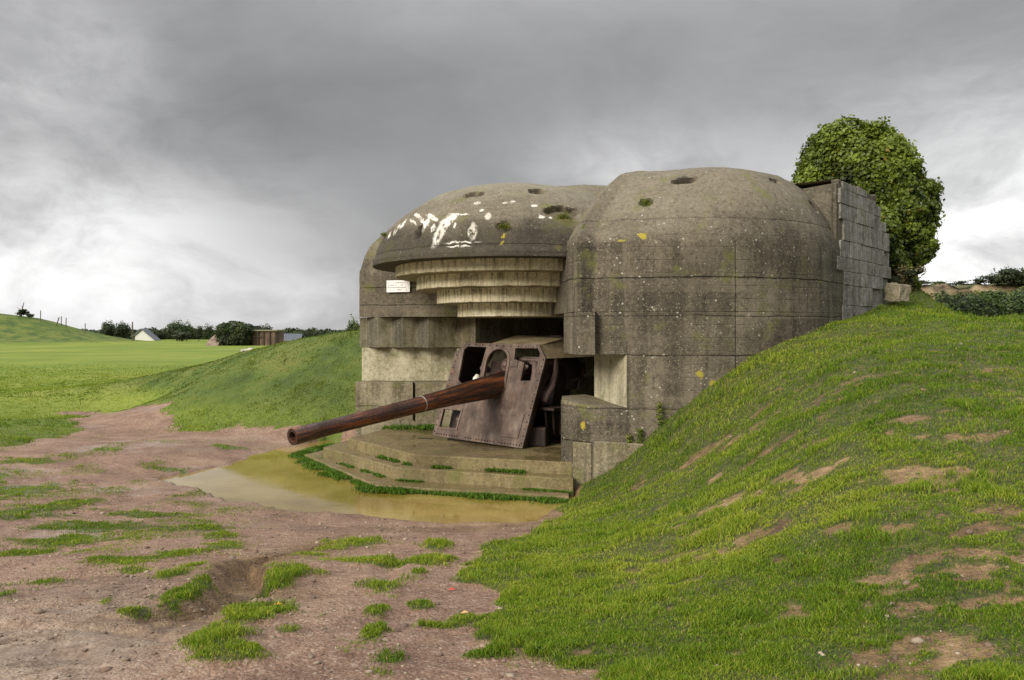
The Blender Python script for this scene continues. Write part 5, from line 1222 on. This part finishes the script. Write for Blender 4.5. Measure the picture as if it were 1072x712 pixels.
# moss and grass cushions in the roof hollows
for i, (x, y, z, s_, lab) in enumerate(((-.16, 15.33, 1.93, .10, 'green moss tuft in the hole at the middle of the canopy'), (2.46, 14.88, 2.31, .11, 'green grass tuft in the left hollow of the round roof'), (1.0, 15.68, 2.16, .13, 'mossy growth in the hollow where the two roofs meet'), (-2.72, 17.25, 2.02, .06, 'tiny moss tuft at the left shoulder of the canopy'))):
    r = np.random.default_rng(i); n = 260; V, F, C = blades(x + r.normal(0, s_ * .5, n), y + r.normal(0, s_ * .25, n), z + r.normal(0, s_ * .25, n), np.full(n, s_ * .8), np.full(n, .012), .8, 700 + i, lambda q, m: np.array([.06, .08, .012]) + q.random((m, 1)) * np.array([.16, .16, .03]))
    tag(quads_obj('moss_tuft', V, F, M_GRASS, colors={'col': C}), lab, 'moss')
# ------------------------------------------------------------------ camera
cam = bpy.data.objects.new('camera', bpy.data.cameras.new('camera')); COL.objects.link(cam); SC.camera = cam
cam.location = (0, 0, 0); cam.rotation_euler = (math.pi / 2, 0, 0)
cam.data.sensor_width = 36; cam.data.lens = 850 / 1072 * 36; cam.data.shift_y = -10 / 1072; cam.data.clip_start = .1; cam.data.clip_end = 5000

# ------------------------------------------------------------------ daylight: heavy broken overcast, low soft sun from behind on the left
SUN_EL, SUN_ROT = math.radians(27), math.radians(222)
sd = Vector((math.sin(SUN_ROT) * math.cos(SUN_EL), math.cos(SUN_ROT) * math.cos(SUN_EL), math.sin(SUN_EL)))
sun = bpy.data.objects.new('sun', bpy.data.lights.new('sun', 'SUN')); COL.objects.link(sun)
sun.data.energy = 3.9; sun.data.angle = math.radians(26); sun.data.color = (1, .93, .80)
sun.rotation_euler = sd.to_track_quat('Z', 'Y').to_euler(); sun.location = (-20, -20, 30)

wd = bpy.data.worlds.new('World'); SC.world = wd; wd.use_nodes = True; wt = wd.node_tree; wt.nodes.clear()
class WT(NT):
    def __init__(s): s.t = wt; s.out = wt.nodes.new('ShaderNodeOutputWorld')
t = WT()
D = t.n('ShaderNodeTexCoord').outputs['Generated']
X, Y, Z = t.xyz(D)
sky = t.n('ShaderNodeTexSky', {'sky_type': 'NISHITA', 'sun_disc': False, 'sun_elevation': SUN_EL, 'sun_rotation': SUN_ROT, 'air_density': 1.5, 'dust_density': 3.0}).outputs[0]
skyc = t.mix(1, sky, (.055, .055, .055), 'MULTIPLY')
zz = t.m('ADD', t.m('MAXIMUM', Z, 0), .34)
cp = t.comb(t.m('DIVIDE', X, zz), t.m('DIVIDE', Y, zz), 0)
wv = t.n('ShaderNodeTexNoise', None, Vector=t.vm('MULTIPLY', D, (2.2, 2.2, 4)), Scale=1.0, Detail=4.0).outputs[1]
Dw = t.vm('ADD', D, t.vm('MULTIPLY', t.vm('SUBTRACT', wv, (.5, .5, .5)), (.35, .35, .18)))
nA = t.noise(t.vm('MULTIPLY', cp, (1, .8, 1)), .55, 5, .5, .3)
nB = t.noise(t.vm('MULTIPLY', Dw, (2.4, 2.4, 4.2)), 1.0, 9, .52)
nC = t.noise(t.vm('MULTIPLY', Dw, (6, 6, 11)), 1.0, 8, .6)
def glow(px, py, sx, sy, amp):
    d = Vector(((px - 536) / 850, 1, -(py - 346) / 850)).normalized(); az = math.atan2(d.x, d.y); el = math.asin(d.z)
    AZ = t.m('ARCTAN2', X, Y); EL = t.m('ARCSINE', Z)
    q = t.m('ADD', t.m('POWER', t.m('DIVIDE', t.m('ABSOLUTE', t.m('SUBTRACT', AZ, az)), sx / 850), 2), t.m('POWER', t.m('DIVIDE', t.m('ABSOLUTE', t.m('SUBTRACT', EL, el)), sy / 850), 2))
    return t.m('MULTIPLY', t.m('EXPONENT', t.m('MULTIPLY', q, -1)), amp)
L = t.m("ADD", .395, t.m('MULTIPLY', t.m('SUBTRACT', nA, .5), .30))
L = t.m('ADD', L, t.m('MULTIPLY', t.m('SUBTRACT', nB, .5), .30))
L = t.m('ADD', L, t.m('MULTIPLY', t.m('SUBTRACT', nC, .5), .10))
for g in ((0, 50, 110, 55, .40), (30, 240, 190, 70, .62), (200, 325, 300, 45, .42), (660, 185, 100, 45, .35), (1040, 230, 170, 110, .72), (930, 300, 260, 50, .35), (560, -40, 400, 60, .06), (330, 130, 240, 80, -.10), (760, 60, 280, 60, -.05)):
    gg = glow(*g)
    if g[4] > 0: gg = t.m('MULTIPLY', gg, t.rng(t.m('ADD', t.m('MULTIPLY', nB, .5), t.m('MULTIPLY', nC, .5)), .38, .60, .35, 1.15))
    L = t.m('ADD', L, gg)
L = t.m('MAXIMUM', L, .235)
# the cloud deck is brightest overhead, as overcast skies are
over = t.m('ADD', 1, t.m('MULTIPLY', t.rng(Z, .42, .85), 3.6))
L = t.m('MULTIPLY', L, over)
tint = t.ramp(L, [(.15, (.985, .99, 1.015)), (.5, (1.0, .995, 1.01)), (1, (1, 1, 1))])
cl = t.mix(1, tint, t.comb(L, L, L), 'MULTIPLY')
mixc = t.mix(.93, skyc, cl)
ground_side = t.mix(t.rng(Z, -.02, .0), (.10, .11, .07), mixc)
bg = t.n('ShaderNodeBackground', None, Color=ground_side, Strength=1.0)
wt.links.new(bg.outputs[0], t.out.inputs[0])

SC.view_settings.view_transform = 'Standard'; SC.view_settings.look = 'None'; SC.view_settings.exposure = 0; SC.view_settings.gamma = 1
SC.cycles.use_denoising = True
SC.cycles.max_bounces = 6; SC.cycles.diffuse_bounces = 3; SC.cycles.glossy_bounces = 3; SC.cycles.transmission_bounces = 3
